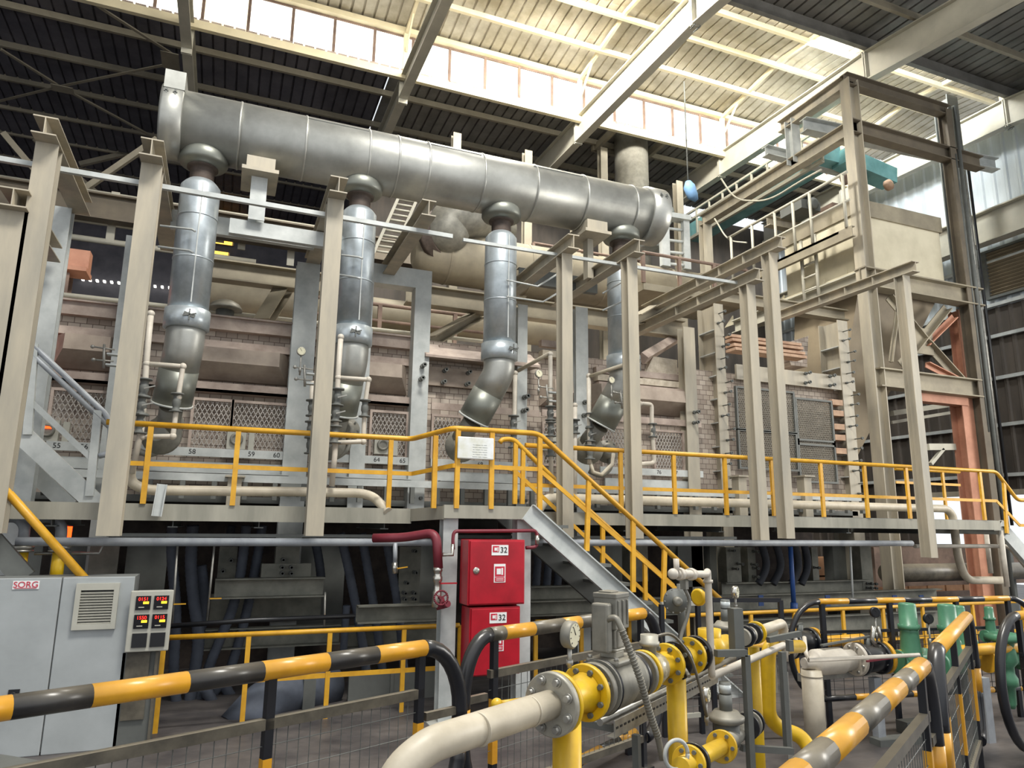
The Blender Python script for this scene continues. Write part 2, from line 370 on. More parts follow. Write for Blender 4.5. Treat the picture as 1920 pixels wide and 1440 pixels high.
# rafters
RX = (-1.43, 3.0, 7.4, 11.72, 16.05)
nm = ('leftmost', 'second from left', 'middle', 'fourth from left', 'rightmost')
RP = ((3.0, 10.35), (9.55, 11.15), (14.3, 11.28), (17.6, 11.36))
for i, X in enumerate(RX):
    b = B()
    pts = RP if i else ((3.0, 10.35), (9.55, 11.15), (14.3, 11.28), (24.5, 11.3))
    for (ya, za), (yb, zb) in zip(pts, pts[1:]): b.ibeam((X, ya, za), (X, yb, zb), .66 if i > 1 else .5, .2, .025)
    for (ya, za) in pts[1:3]:
        b.box((X-.1, ya-.035, za-.36), (X+.1, ya-.01, za+.33)); b.box((X-.1, ya+.01, za-.36), (X+.1, ya+.035, za+.33))
    t = put('roof_rafter', b, 'rafter', label='%s of the five deep grey I-section roof rafters' % nm[i], cat='roof beam', group='main rafters of the hall roof')
    b = B()
    b.bolts((X, 9.55, 10.78), (0, 1, 0), .06, 4, .012, .14); put('bolt', b, 'steel_dark', t)
    # small frame of the roof monitor over it
    b = B()
    b.bar((X-.02, 14.15, 11.6), (X-.02, 14.15, 12.6), .1, .1); b.bar((X-.02, 14.15, 12.6), (X-.02, 11.9, 12.86), .07, .1); b.bar((X-.02, 11.9, 12.86), (X-.02, 9.6, 12.62), .07, .1)
    b.bar((X-.02, 9.6, 11.5), (X-.02, 9.6, 12.62), .1, .1)
    b.bar((X-.02, 14.1, 12.1), (X-.02, 13.5, 12.66), .04, .05)
    put('monitor_frame', b, 'purlin_light', label='pale slender roof lantern frame standing on the %s rafter' % nm[i], cat='frame', group='lantern frames above the rafters')
def purl(Y, z, x0, x1, m, lab, grp, h=.14, w=.07):
    b = B(); b.chan((x0, Y, z), (x1, Y, z), h, w, .01, side=-1)
    put('roof_purlin', b, m, label=lab, cat='purlin', group=grp)
for k, Y in enumerate((8.35, 7.1, 5.85)): purl(Y, 11.52-.045*(9.5-Y), -14, 18, 'purlin', 'dark channel purlin under the near dark roof, %s from the lantern opening' % ('first', 'second', 'third')[k], 'purlins of the near roof')
purl(9.42, 11.6, -14, 18, 'roof_dark', 'heavy dark purlin along the near edge of the lit roof lantern', 'purlins of the near roof', .24, .1)
for k, Y in enumerate((13.05, 12.0, 10.95, 10.1)): purl(Y, 12.76-.1*abs(Y-11.9)+.06, -14, 18, 'purlin_light', 'pale purlin of the lit roof lantern, %s from the clerestory windows' % ('first', 'second', 'third', 'fourth')[k], 'purlins of the roof lantern', .12, .08)
for k, Y in enumerate((15.35, 16.8, 18.2, 19.6, 21.0, 22.4)):
    purl(Y, 11.79, -14, 16.5 if Y < 17 else 2.7, 'purlin', 'brown-grey purlin under the dark far roof, %s beyond the clerestory windows' % ('first', 'second', 'third', 'fourth', 'fifth', 'sixth')[k], 'purlins of the far roof')
# wind bracing in the left roof bay
def brace(a, bb, lab, m='purlin', w=.07):
    b = B(); b.angle(a, bb, w, .012); put('roof_brace', b, m, label=lab, cat='brace', group='crossed wind braces under the dark roof')
zb = 11.45
def R(x, y): return P(x, y, Z=zb)
brace(R(160, 0), R(322, 104), 'angle brace running from the top edge of the picture down to the rafter plate')
brace(R(0, 95), R(112, 165), 'angle brace from the left edge of the picture to the crossing plate'); brace(R(112, 165), R(292, 262), 'angle brace from the crossing plate towards the left end of the big duct')
brace(R(0, 192), R(112, 165), 'short angle brace rising from the left edge to the crossing plate'); brace(R(112, 165), R(322, 122), 'angle brace from the crossing plate up to the rafter plate')
b = B(); c = R(118, 166); b.box((c.x-.22, c.y-.14, c.z-.03), (c.x+.22, c.y+.14, c.z-.01)); put('gusset_plate', b, 'purlin', label='brown gusset plate where four roof braces cross', cat='plate')
b = B(); c = R(322, 113); b.box((c.x-.2, c.y-.3, c.z-.03), (c.x+.15, c.y+.3, c.z-.01)); put('gusset_plate', b, 'purlin', label='brown gusset plate bolted to the leftmost rafter', cat='plate')
def wbrace(a, bb, Y, lab, w=.12):
    b = B(); b.angle(P(*a, Y=Y), P(*bb, Y=Y), w, .02, (0, 1, 0)); put('wall_brace', b, 'purlin', label=lab, cat='brace', group='crossed braces of the far bay')
wbrace((0, 250), (72, 335), 17, 'brace slanting down behind the tall left post, at the left edge')
wbrace((120, 385), (298, 262), 17, 'long brace rising right from the orange beam to the big duct')
wbrace((60, 262), (215, 395), 21, 'thin far brace falling right behind the long rising brace')
wbrace((150, 310), (300, 275), 21, 'thin far brace nearly level, left of the big duct')
# far walkway rails on the left
Yw = 14.5
for k, ((xa, ya), (xb, yb)) in enumerate((((-20, 320), (600, 435)), ((-20, 352), (560, 462)), ((-20, 382), (420, 455)), ((-20, 425), (480, 490)))):
    b = B(); p, q = P(xa, ya, Y=Yw), P(xb, yb, Y=Yw); z = (p.z+q.z)/2; b.tube([(p.x, Yw, z), (q.x, Yw, z)], .045 if k < 2 else .06, 8)
    t = put('walkway_rail', b, 'rafter', label='pale rail of the high far walkway on the left, %s from the top' % ('first', 'second', 'third', 'fourth')[k], cat='rail', group='rails of the far walkway')
for xx, ya, yb in ((218, 362, 458), (458, 405, 470), (548, 440, 500)):
    b = B(); a = P(xx, ya, Y=Yw); c = P(xx, yb, Y=Yw); b.bar((a.x, Yw-.03, c.z), (a.x, Yw-.03, a.z), .14, .05)
    put('walkway_post', b, 'rafter', label='pale upright of the high far walkway, %s' % {218: 'left of the first duct branch', 458: 'just right of the first duct branch', 548: 'left of the second duct branch'}[xx], cat='post', group='uprights of the far walkway')
b = B(); p, q = P(90, 470, Y=14.2), P(560, 512, Y=14.2); b.ibeam((p.x-2, 14.2, 5.0+2.35), (9, 14.2, 7.35), .5, .25, .03); put('walkway_beam', b, 'tower_shade', label='long grey-brown beam carrying the far walkway', cat='beam')  # dark tone paints the shade of the far bay onto the beam
# small lit openings far left, the string of light holes
for k, (x0, y0, x1, y1) in enumerate(((122, 396, 134, 416), (122, 432, 134, 448), (400, 443, 438, 462), (397, 470, 430, 487), (127, 514, 137, 521))):
    a = P(x0, y0, Y=24.9); c = P(x1, y1, Y=24.9); b = B(); b.box((a.x, 24.86, c.z), (c.x, 24.95, a.z)); o = struct('window_%d' % (40+k), b, 'purlin')
    b = B(); nn = 5
    for j in range(nn):
        zz = c.z+(a.z-c.z)*(j+.15)/nn; b.box((a.x+.05, 24.82, zz), (c.x-.05, 24.86, zz+(a.z-c.z)/nn*.55))
    put('pane', b, 'lamp_amber', o)
b = B()
for k in range(14):
    a = P(152+k*13.6, 524+k*1.3, Y=24.8); b.box((a.x, 24.78, a.z), (a.x+.07, 24.95, a.z+.05))
struct('window_50', b, 'glow')
# ================================================================ FURNACE STEELWORK
YO, YI = 6.6, 8.5
def bolt_pair(t, x, y, z, s=1.0, horiz=False, m='steel_dark'):
    """two tie-rod ends with nuts, each a part"""
    for k in (-1, 1):
        b = B(); c = V((x+(0.06*k*s if horiz else 0.008*k), y, z+(0 if horiz else .07*k*s)))
        b.tube([c+V((0, .02, 0)), c+V((0, -.13*s, 0))], .012*s, 8); b.tube([c+V((0, -.02, 0)), c+V((0, -.05*s, 0))], .026*s, 6); b.tube([c+V((0, -.1*s, 0)), c+V((0, -.13*s, 0))], .024*s, 8)
        put('tie_bolt', b, m, t)
# (key, flange centre px at y, beam end px, back depth, foot px y)
frames = [
 ('A', (10, 500), 395, 7.7, 1000, .2, 'hanging post cut by the left edge of the picture, with a lower top'),
 ('B', (54, 500), 268, 8.0, 1000, .17, 'tallest hanging post near the left edge, over the grey stair'),
 ('C', (262, 500), 307, 8.7, 1005, .17, 'hanging post left of the first duct branch'),
 ('D', (622, 500), 373, 8.6, 1005, .155, 'hanging post left of the second duct branch'),
 ('E', (1064, 600), 475, 8.5, 1008, .125, 'hanging post behind the yellow stair, right of the third duct branch'),
 ('F', (1188, 600), 483, 8.5, 1010, .13, 'hanging post in front of the fourth duct branch'),
 ('G', (1423, 800), 533, 9.2, 1013, .125, 'left one of the two close hanging posts right of the ladder-like bolt column'),
 ('H', (1470, 800), 473, 9.4, 1010, .125, 'right one of the two close hanging posts, reaching higher than its neighbour'),
 ('I', (1728, 800), 516, 8.9, 1046, .125, 'rightmost hanging post, below the hopper tower'),
]
FR = {}
for key, (px, py), ytop, yb, yfoot, wd, lab in frames:
    X = P(px, py, Y=YO).x
    tp = [v for v in (P(px+(py-ytop)*(-.000148)*0, ytop, Y=YO),)][0]
    # solve top/foot on the vertical through X
    def zat(y):
        lo, hi = -1, 12
        for _ in range(40):
            m = (lo+hi)/2; d = V((X, YO, m))-EYE; yy = CY-F*d.dot(up)/d.dot(fw)
            if yy > y: lo = m
            else: hi = m
        return m
    z1, z0 = zat(ytop), zat(yfoot)
    t = thing('steel_gantry', 'grey '+lab, 'steel frame', (X, YO, z0), 'hanging frames along the furnace')
    FR[key] = (t, X, z0, z1)
    b = B(); b.ibeam((X, YO+.075, z0), (X, YO+.075, z1), .15, wd, .012, (0, 1, 0)); put('outer_post', b, 'post', t)
    b = B(); bh = .16 if key not in 'GHI' else .15
    y0 = YO-.16 if key != 'A' else YO-.1
    b.ibeam((X, y0, z1+bh/2), (X, yb+.15, z1+bh/2), bh, wd+.01, .012)
    if key in 'GHI':
        for yy in (7.1, 7.6, 8.1): b.box((X-.055, yy, z1+.01), (X+.055, yy+.01, z1+bh-.01))
    put('cantilever_beam', b, 'post', t)
print('frames', {k: (round(v[1], 2), round(v[2], 2), round(v[3], 2)) for k, v in FR.items()})
def ip(px, py, yw=YI): return P(px, py, Y=yw).x
# inner buckstays
inner = [('B', ip(84, 600, 8.0), 8.0, .19, 'behind the tallest left post'), ('C', ip(228, 640), YI, .16, 'behind the hanging post left of the first duct branch'),
 ('D', ip(572, 600), YI, .27, 'wide pale buckstay left of the second duct branch'), ('E', ip(980, 640), YI, .14, 'behind the third duct branch'),
 ('F', ip(1091, 600), YI, .19, 'between the third and fourth duct branches'), ('G', ip(1293, 650), YI, .2, 'paired with the bolt-studded column'), ('H', ip(1356, 600), YI+.1, .17, 'studded with tie bolts and stiffeners'),
 ('I', ip(1588, 600), YI+.1, .22, 'studded with tie bolts under the rightmost beam')]
for key, X, yw, wd, lab in inner:
    t = thing('buckstay', 'grey upright furnace buckstay '+lab, 'buckstay', (X, yw, 1.85), 'furnace buckstays')
    z1 = FR[key][3]; hd = .42 if key in 'HI' else .16
    b = B(); b.ibeam((X, yw+hd/2, 0), (X, yw+hd/2, z1), hd, wd, .016, (0, 1, 0)); put('column', b, 'post' if key in 'HIG' else 'steel', t)
    if key in 'HI':
        k = 0; z = 2.15
        while z < z1-.25:
            b = B(); b.box((X-wd/2+.005, yw+.016, z), (X-.012, yw+hd-.016, z+.014)); put('stiffener', b, 'steel', t)
            bolt_pair_x = X-.03 if k % 2 else X+.04
            b = B(); c = V((bolt_pair_x, yw, z+.1)); b.tube([c, c+V((0, -.16, 0))], .009, 8); b.tube([c+V((0, -.0, 0)), c+V((0, -.04, 0))], .02, 6); b.tube([c+V((0, -.13, 0)), c+V((0, -.16, 0))], .022, 8); put('tie_bolt', b, 'steel_dark', t)
            b = B(); c = V((bolt_pair_x+.03, yw, z+.26)); b.tube([c, c+V((0, -.16, 0))], .009, 8); b.tube([c+V((0, -.13, 0)), c+V((0, -.16, 0))], .022, 8); put('tie_bolt', b, 'steel_dark', t)
            z += .36; k += 1
    elif key in 'DEFG':
        if key != 'D': bolt_pair(t, X+.01, yw, 3.25, 1.3 if key != 'G' else 1.1)
        for s in (-.05, .05):
            b = B(); c = V((X+s, yw, 2.0)); b.tube([c, c+V((0, -.05, 0))], .022, 6); put('tie_bolt', b, 'steel_dark', t)
# portal between the second and third branches
t = thing('portal_brace', 'pale wide plate portal standing right of the second duct branch', 'steel frame', (ip(780, 700), YI, 1.9))
xl, xr = ip(705, 520), ip(793, 600); zt = P(770, 503, Y=YI).z; zl = P(770, 538, Y=YI).z
b = B(); b.box((xr-.11, YI, 1.86), (xr+.1, YI+.02, zt)); b.box((xr-.11, YI+.02, 1.86), (xr-.09, YI+.2, zl)); put('leg', b, 'steel', t)
b = B(); b.box((xl-.2, YI, zl), (xr-.11, YI+.02, zt)); b.box((xl-.2, YI+.02, zl), (xr-.11, YI+.2, zl+.015)); put('header_plate', b, 'steel', t)
b = B(); b.box((xl-.2, YI, 1.86), (xl-.02, YI+.02, zl)); put('leg', b, 'steel', t)
bolt_pair(t, xr, YI, P(790, 700, Y=YI).z, 1.2)
for s in (-.05, .05):
    b = B(); c = V((xr+s, YI, 2.0)); b.tube([c, c+V((0, -.05, 0))], .022, 6); put('tie_bolt', b, 'steel_dark', t)
XB = P(800, 402, Z=FR['D'][3]).x
b = B(); a = P(804, 403, Z=FR['D'][3]); b.ibeam((a.x, a.y, a.z+.08), (a.x, 8.9, a.z+.08), .17, .15, .012)
put('cantilever_beam', b, 'post', label='free-ended I-beam above the portal, between second and third duct branches', cat='beam')
# flat bar running along the frames
p0, p1 = P(0, 297, Y=6.85), P(848, 444, Y=6.85)
b = B(); b.bar((p0.x-1, 6.85, p0.z), (p1.x, 6.85, p1.z), .045, .045); put('cable_bar', b, 'steel', label='long thin steel bar crossing the first two duct branches', cat='bar', group='thin bars along the frames')
p0, p1 = P(868, 450, Y=6.85), P(1395, 533, Y=6.85)
b = B(); b.bar(p0, p1, .035, .035); put('cable_bar', b, 'steel', label='long thin steel bar crossing the third and fourth duct branches', cat='bar', group='thin bars along the frames')
# longitudinal beams behind the frames
for k, (xa, ya, xb, yb, YY, h, lab) in enumerate(((380, 508, 560, 523, 9.3, .26, 'long brown beam behind the first duct branch'), (800, 560, 1250, 612, 9.3, .28, 'long brown beam behind the third duct branch'), (1370, 560, 1560, 590, 9.4, .2, 'long beam behind the two close posts'))):
    p = P(xa, ya, Y=YY); q = P(xb, yb, Y=YY); z = (p.z+q.z)/2; b = B(); b.ibeam((p.x-.3, YY, z), (q.x+.3, YY, z), h, .2, .02); put('longitudinal_beam', b, 'beige', label=lab, cat='beam', group='beams behind the frames')
z = P(1300, 452, Y=7.0).z
b = B(); yy = 8.0; p = P(1000, 505, Y=yy); q = P(1120, 520, Y=yy); b.chan((p.x-.2, yy, p.z-.1), (q.x, yy, p.z-.1), .2, .08, .012, side=-1); put('tie_beam', b, 'steel_dark', label='dark channel tying the beams around the fourth duct branch', cat='beam')
b = B(); p = P(435, 418, Y=7.9); q = P(590, 452, Y=7.9); b.chan((p.x-.6, 7.9, p.z-.05), (q.x, 7.9, p.z-.05), .2, .08, .012, side=-1); put('tie_beam', b, 'steel', label='grey channel under the duct saddle right of the first duct branch', cat='beam')
# ---------------------------------------------------------------- header duct
DY, DZ, DR = 7.5, 5.72, .345
x0 = P(340, 230, Y=DY).x; x1 = P(1212, 400, Y=DY).x
t = thing('header_duct', 'large horizontal silver air duct spanning above the furnace', 'duct', ((x0+x1)/2, DY, DZ-DR))
b = B(); b.cyl((x0, DY, DZ), (x1, DY, DZ), DR, 48); put('duct_shell', b, 'duct', t)
xl = P(303, 230, Y=DY).x; xr = P(1232, 400, Y=DY).x
b = B(); b.lathe((xl, DY, DZ), (1, 0, 0), [(0, DR+.02), (.03, DR+.035), (x0-xl+.02, DR+.035), (x0-xl+.03, DR)], 48); put('end_cap', b, 'duct', t)
b = B(); b.box((xl+.02, DY-.33, DZ+.2), (x0+.03, DY+.1, DZ+DR+.05)); put('end_collar', b, 'duct', t)
b = B(); b.lathe((x1-.1, DY, DZ), (1, 0, 0), [(0, DR), (.01, DR+.03), (xr-x1-.02+.1, DR+.03), (xr-x1+.1, DR), (xr-x1+.1, DR-.03)], 48); put('end_cap', b, 'duct', t)
for px in (444, 570, 690, 745, 802, 905, 1003, 1095, 1185):
    X = P(px, 300, Y=DY-.2).x; b = B(); b.lathe((X-.012, DY, DZ), (1, 0, 0), [(0, DR), (.004, DR+.007), (.02, DR+.007), (.024, DR)], 48); put('seam_band', b, 'duct', t)
for xa, xb in ((572, 690), (802, 905), (1003, 1095)):
    a = P(xa, 280, Y=DY-.3).x; c = P(xb, 300, Y=DY-.3).x; b = B(); th = 2.45; b.bar((a, DY+DR*math.cos(th)*1.005, DZ+DR*math.sin(th)*1.005), (c, DY+DR*math.cos(th)*1.005, DZ+DR*math.sin(th)*1.005), .012, .006); put('seam_strip', b, 'steel_dark', t)
for X in (xl+.05, xl+.13, xr-.08, xr-.16):
    b = B(); th = 2.75; y, z = DY+(DR+.035)*math.cos(th), DZ+(DR+.035)*math.sin(th); b.bar((X, y, z-.03), (X, y, z+.03), .018, .02); b.bar((X-.02, y-.005, z), (X+.02, y-.005, z), .01, .01); put('toggle_clamp', b, 'steel_dark', t)
# branches
branches = [(382, 270, 365, 610, 0, 'first'), (676, 330, 664, 640, 1, 'second'), (940, 380, 937, 670, 2, 'third'), (1165, 432, 1157, 690, 3, 'fourth')]
for (tx, ty, bx, by, k, nme) in branches:
    X = P(tx, ty+30, Y=DY).x; zr = DZ-DR
    lead = (-.05, -.02, .42, .3)[k]
    t = thing('duct_branch', 'vertical silver duct branch hanging from the header duct, %s from the left' % nme, 'duct', (X, DY, 2.6), 'four branches of the header duct')
    b = B(); b.lathe((X, DY, zr+.1), (0, 0, -1), [(0, .2), (.06, .235), (.14, .24), (.17, .22), (.2, .13)], 32); put('saddle_collar', b, 'duct_dull', t)
    b = B(); b.lathe((X, DY, zr-.06), (0, 0, -1), [(0, .1), (.02, .15), (.05, .15), (.055, .12)]+[(.06+.012*i, .105 if i % 2 else .118) for i in range(14)]+[(.24, .12), (.26, .15), (.28, .15)], 32); put('bellows', b, 'bellow', t)
    R0 = .19; zt = zr-.3; zc = P(bx, by-15, Y=DY).z
    b = B(); b.lathe((X, DY, zt+.05), (0, 0, -1), [(0, .13), (.03, R0-.03), (.07, R0), (zt+.05-zc, R0)], 40); put('upper_pipe', b, 'duct_blue', t)
    b = B(); b.lathe((X, DY, zc+.06), (0, 0, -1), [(0, R0), (.005, R0+.022), (.19, R0+.022), (.2, R0)], 40); cl = put('clamp_collar', b, 'duct_blue', t)
    b = B(); cx = X+(.03, .0, .09, .05)[k]; b.bar((cx-.06, DY-R0-.035, zc-.05), (cx+.06, DY-R0-.035, zc-.02), .012, .012); b.bar((cx-.05, DY-R0-.03, zc-.02), (cx+.05, DY-R0-.03, zc-.05), .012, .03); b.bar((cx, DY-R0-.035, zc-.09), (cx, DY-R0-.035, zc+.02), .012, .012); put('latch', b, 'steel_dark', cl)
    for zz in (zt-.35, zt-.8):
        if zz > zc+.15:
            b = B(); b.lathe((X, DY, zz), (0, 0, -1), [(0, R0), (.004, R0+.005), (.014, R0+.005), (.018, R0)], 40); put('seam_band', b, 'duct_blue', t)
    b = B(); b.bar((X+.03, DY-R0-.003, zc+.1), (X+.03, DY-R0-.003, zt-.03), .012, .006); put('seam_strip', b, 'steel', t)
    # lower elbow leaning back to the burner
    p0 = V((X, DY, zc-.1)); p1 = V((X, DY, zc-.28)); 
    dirs = (V((-.12, .35, -1)), V((-.1, .35, -1)), V((-.42, .42, -1)), V((-.42, .42, -1)))[k].normalized()
    L = (.62, .62, .62, .6)[k]; p2 = p1+dirs*L
    b = B(); b.tube([p0, p1, p1+dirs*.3], R0-.01, 36, bend=.12); put('lower_pipe', b, 'duct', t)
    b = B(); b.tube([p1+dirs*.26, p2], R0-.006, 36); lp = put('lower_pipe', b, 'duct_dull', t)
    b = B(); b.tube([p2-dirs*.02, p2], R0+.004, 36); put('rim', b, 'steel', lp)
    # burner blower flange just behind
    b = B(); q = p2+dirs*.02; b.tube([q, q+dirs*.22+V((0, .12, 0))], .11, 20); b.lathe(q+V((-.05, .25, -.28)), (-.3, -1, .1), [(0, .17), (.05, .19), (.1, .19), (.13, .1), (.2, .08)], 28); put('burner_body', b, 'castgrey', t)
# duct saddles
for (px, py, nm2) in ((490, 300, 'left'), (1113, 415, 'right')):
    a = P(px, py, Y=DY-.15); X = a.x; zz = DZ-DR
    t = thing('duct_saddle', '%s boxed steel saddle carrying the header duct' % nm2, 'support', (X, DY, zz-.3), 'saddles under the header duct')
    b = B(); b.box((X-.14, DY-.25, zz-.1), (X+.14, DY+.25, zz+.03)); b.box((X-.18, DY-.28, zz-.14), (X+.18, DY+.28, zz-.1)); put('saddle_box', b, 'post', t)
    if nm2 == 'left':
        b = B(); b.ibeam((X, DY-.05, FR['C'][3]-.05), (X, DY-.05, zz-.14), .16, .16, .012, (0, 1, 0)); put('stub_column', b, 'steel', t)
        b = B(); b.chan((X-.25, DY-.05, FR['C'][3]-.12), (X+.9, DY-.05, FR['C'][3]-.12), .16, .08, .012, side=-1); put('cross_beam', b, 'steel', t)
    else:
        b = B(); b.box((X-.04, DY-.06, FR['E'][3]+.1), (X+.04, DY+.06, zz-.14)); put('stub_column', b, 'post', t)
# thin hooked brackets off the third and fourth branches
for xa, ya, xb, yb, xc, yc, lab in ((950, 525, 1008, 537, 1048, 512, 'upper hook rod right of the third duct branch'), (950, 556, 1018, 566, 1048, 548, 'lower hook rod right of the third duct branch'), (300, 423, 360, 430, 366, 434, 'upper thin rod on the first duct branch'), (296, 462, 355, 470, 362, 474, 'lower thin rod on the first duct branch'), (640, 478, 672, 482, 680, 485, 'upper thin rod on the second duct branch'), (636, 515, 668, 520, 676, 523, 'lower thin rod on the second duct branch'), (1130, 550, 1168, 528, 1172, 526, 'upper hook rod left of the post at the fourth branch'), (1130, 582, 1165, 566, 1170, 563, 'lower hook rod left of the post at the fourth branch')):
    b = B(); b.tube([P(xa, ya, Y=DY-.24), P(xb, yb, Y=DY-.26), P(xc, yc, Y=DY-.3)], .011, 8); put('hook_rod', b, 'steel', label=lab, cat='rod', group='thin rods at the duct branches')
# ================================================================ FURNACE BODY
FY = 8.8
t = thing('melting_furnace', 'long glass melting furnace of brick and dusty pinkish steel behind the buckstays', 'furnace', (3.2, 10, 1.9))
FT = t
def fx(px, py=800): return P(px, py, Y=FY).x
def fz(py, px=470): return P(px, py, Y=FY).z
XS = fx(60, 700)-.6
b = B(); b.box((XS, FY, 1.95), (9.4, 12.5, fz(602))); put('brick_wall', b, 'brickwall', t)
b = B(); b.box((XS, FY-.12, fz(628)), (fx(765), FY, fz(606))); b.box((XS, FY-.16, fz(606)), (fx(765), FY+.3, fz(603))); put('top_beam', b, 'hotsteel', t)
b = B(); b.box((XS, FY-.05, fz(655)), (fx(765), FY, fz(646))); b.box((XS, FY-.09, fz(661)), (fx(765), FY, fz(656))); put('ledge', b, 'hotsteel', t)
segs = [(66, 212), (345, 545), (606, 762), (806, 962), (1006, 1070), (1108, 1272)]
hoods = [(100, 232, 'l'), (358, 540, ''), (596, 762, ''), (1010, 1072, ''), (1095, 1275, '')]
za, zb_, zc_, zd = fz(662), fz(690), fz(722), fz(740)
for xa, xb, _ in hoods:
    A, Bq = fx(xa, 690), fx(xb, 690); e = .12
    b = B()
    pr0 = [(FY, za), (FY-.28, za-.03), (FY-.3, zb_-.02), (FY-.06, zc_+.02), (FY, zc_+.02)]
    n = len(pr0); L = [b.bm.verts.new((A+(e if i in (1, 2) else 0), y, z)) for i, (y, z) in enumerate(pr0)]; Rr = [b.bm.verts.new((Bq-(e if i in (1, 2) else 0), y, z)) for i, (y, z) in enumerate(pr0)]
    b._f(L+Rr, [tuple(range(n)), tuple(range(2*n-1, n-1, -1))]+[(i, n+i, n+(i+1) % n, (i+1) % n) for i in range(n)])
    put('hood', b, 'hood', t)
b = B(); b.box((XS, FY-.2, zd-.03), (fx(762), FY-.17, zd+.08)); b.box((XS, FY-.2, zd-.03), (fx(762), FY, zd)); b.box((fx(1005), FY-.2, zd-.03), (fx(1300), FY-.17, zd+.06)); b.box((fx(800), FY-.2, zd-.05), (fx(1000), FY-.17, zd+.04)); put('shelf_angle', b, 'hotsteel', t)
# right of the portal: a sloping cover and a bolted plate
A, Bq = fx(800, 650), fx(975, 650); z0 = fz(628)
b = B(); b.box((A, FY-.1, P(850, 728, Y=FY).z), (Bq, FY-.06, P(850, 694, Y=FY).z)); put('bolted_plate', b, 'hood', t)
b = B(); b.prism([(A-.1, FY-.02, z0+.12), (A-.1, FY-.35, z0-.1), (A-.1, FY-.35, z0-.13), (A-.1, FY, z0-.1)], (Bq+.25-A, 0, 0)); put('sloping_cover', b, 'hotsteel', t)
for px in (826, 870):
    bolt_pair(t, fx(px, 715), FY-.1, P(850, 712, Y=FY).z, 1.1)
# mesh panels
def dmesh(xa, xb, z0, z1, y, p=.05, w=.013):
    b = B(); W, Hh = xb-xa, z1-z0; sl = 1.9
    for sgn in (1, -1):
        k = -Hh/sl
        while k < W:
            xs0, xs1 = k, k+Hh/sl; zs0, zs1 = (0, Hh) if sgn > 0 else (Hh, 0)
            t0, t1 = 0, 1
            if xs0 < 0: t0 = -xs0/(xs1-xs0)
            if xs1 > W: t1 = (W-xs0)/(xs1-xs0)
            if t1 > t0+.01:
                a = V((xa+xs0+(xs1-xs0)*t0, y, z0+zs0+(zs1-zs0)*t0)); c = V((xa+xs0+(xs1-xs0)*t1, y, z0+zs0+(zs1-zs0)*t1)); b.bar(a, c, w*.5, w, (0, 1, 0))
            k += p
    return b
def panel(xa, xb, z0, z1, y, m='mesh', div=1, fr='hotsteel', p=.05):
    q = dmesh(xa, xb, z0, z1, y, p); pt = put('mesh_panel', q, m, FT)
    b = B(); b.box((xa-.03, y-.03, z0-.03), (xa, y+.02, z1+.03)); b.box((xb, y-.03, z0-.03), (xb+.03, y+.02, z1+.03)); b.box((xa, y-.03, z0-.03), (xb, y+.02, z0)); b.box((xa, y-.03, z1), (xb, y+.02, z1+.03))
    for i in range(1, div): x = xa+(xb-xa)*i/div; b.box((x-.02, y-.035, z0), (x+.02, y+.02, z1))
    put('panel_frame', b, fr, pt)
zm0, zm1 = fz(846), fz(758)
for xa, xb, dv in ((100, 205, 1), (362, 430, 1), (436, 536, 1), (692, 755, 1), (806, 855, 1), (1010, 1046, 1), (1120, 1165, 1), (1215, 1265, 1)):
    panel(fx(xa), fx(xb), zm0, zm1-.02, FY-.16, div=dv)
# burner peepholes on the panels
for px, py in ((445, 828), (712, 838), (1008, 832), (100, 812)):
    x, z = fx(px), fz(py, px); b = B(); b.box((x-.1, FY-.24, z-.11), (x+.1, FY-.17, z+.11)); b.box((x+.13, FY-.22, z-.12), (x+.19, FY-.17, z+.1)); pp = put('peephole_plate', b, 'plastic', t)
    b = B(); b.lathe((x, FY-.24, z), (0, -1, 0), [(0, .07), (.03, .07), (.04, .05), (.02, .04)], 24); put('peephole', b, 'castgrey', pp)
b = B(); x, z = fx(101), fz(807, 101); b.box((x-.045, FY-.27, z-.012), (x+.05, FY-.24, z+.012)); put('flame_slot', b, 'fire', t)
b = B(); x, z = fx(8, 685)-.2, fz(683, 10); b.box((x-.06, FY-.2, z-.03), (x+.3, FY-.05, z+.02)); put('flame_slot', b, 'fire', t)
# numbered rail
zr0, zr1 = fz(863), fz(848)
for xa, xb, nums in ((262, 540, ((290, '57'), (362, '58'), (470, '59'), (516, '60'))), (605, 760, ((658, '63'), (699, '64'), (746, '65'))), (798, 960, ((850, '67'), (888, '69'))), (95, 200, ((115, '55'), (165, '56'))), (1108, 1280, ((1215, '76'), (1245, '77'), (1275, '78')))):
    a, c = fx(xa, 850), fx(xb+16, 850); zo = fz(855, 470); b = B(); b.box((a, FY-.27, zr0), (c, FY-.24, zr1)); rl = put('number_rail', b, 'steel', t)
    for px, s in nums: text('mark', s, (fx(px, 850), FY-.27, (zr0+zr1)/2), (1, 0, 0), (0, 0, 1), .075, 'ink', rl)
    b = B(); b.box((a+.1, FY-.22, fz(893)), (c-.1, FY-.19, fz(872))); b.box((a+.1, FY-.36, fz(893)), (c-.1, FY-.24, fz(893)+.01)); put('lower_plate', b, 'steel', t)
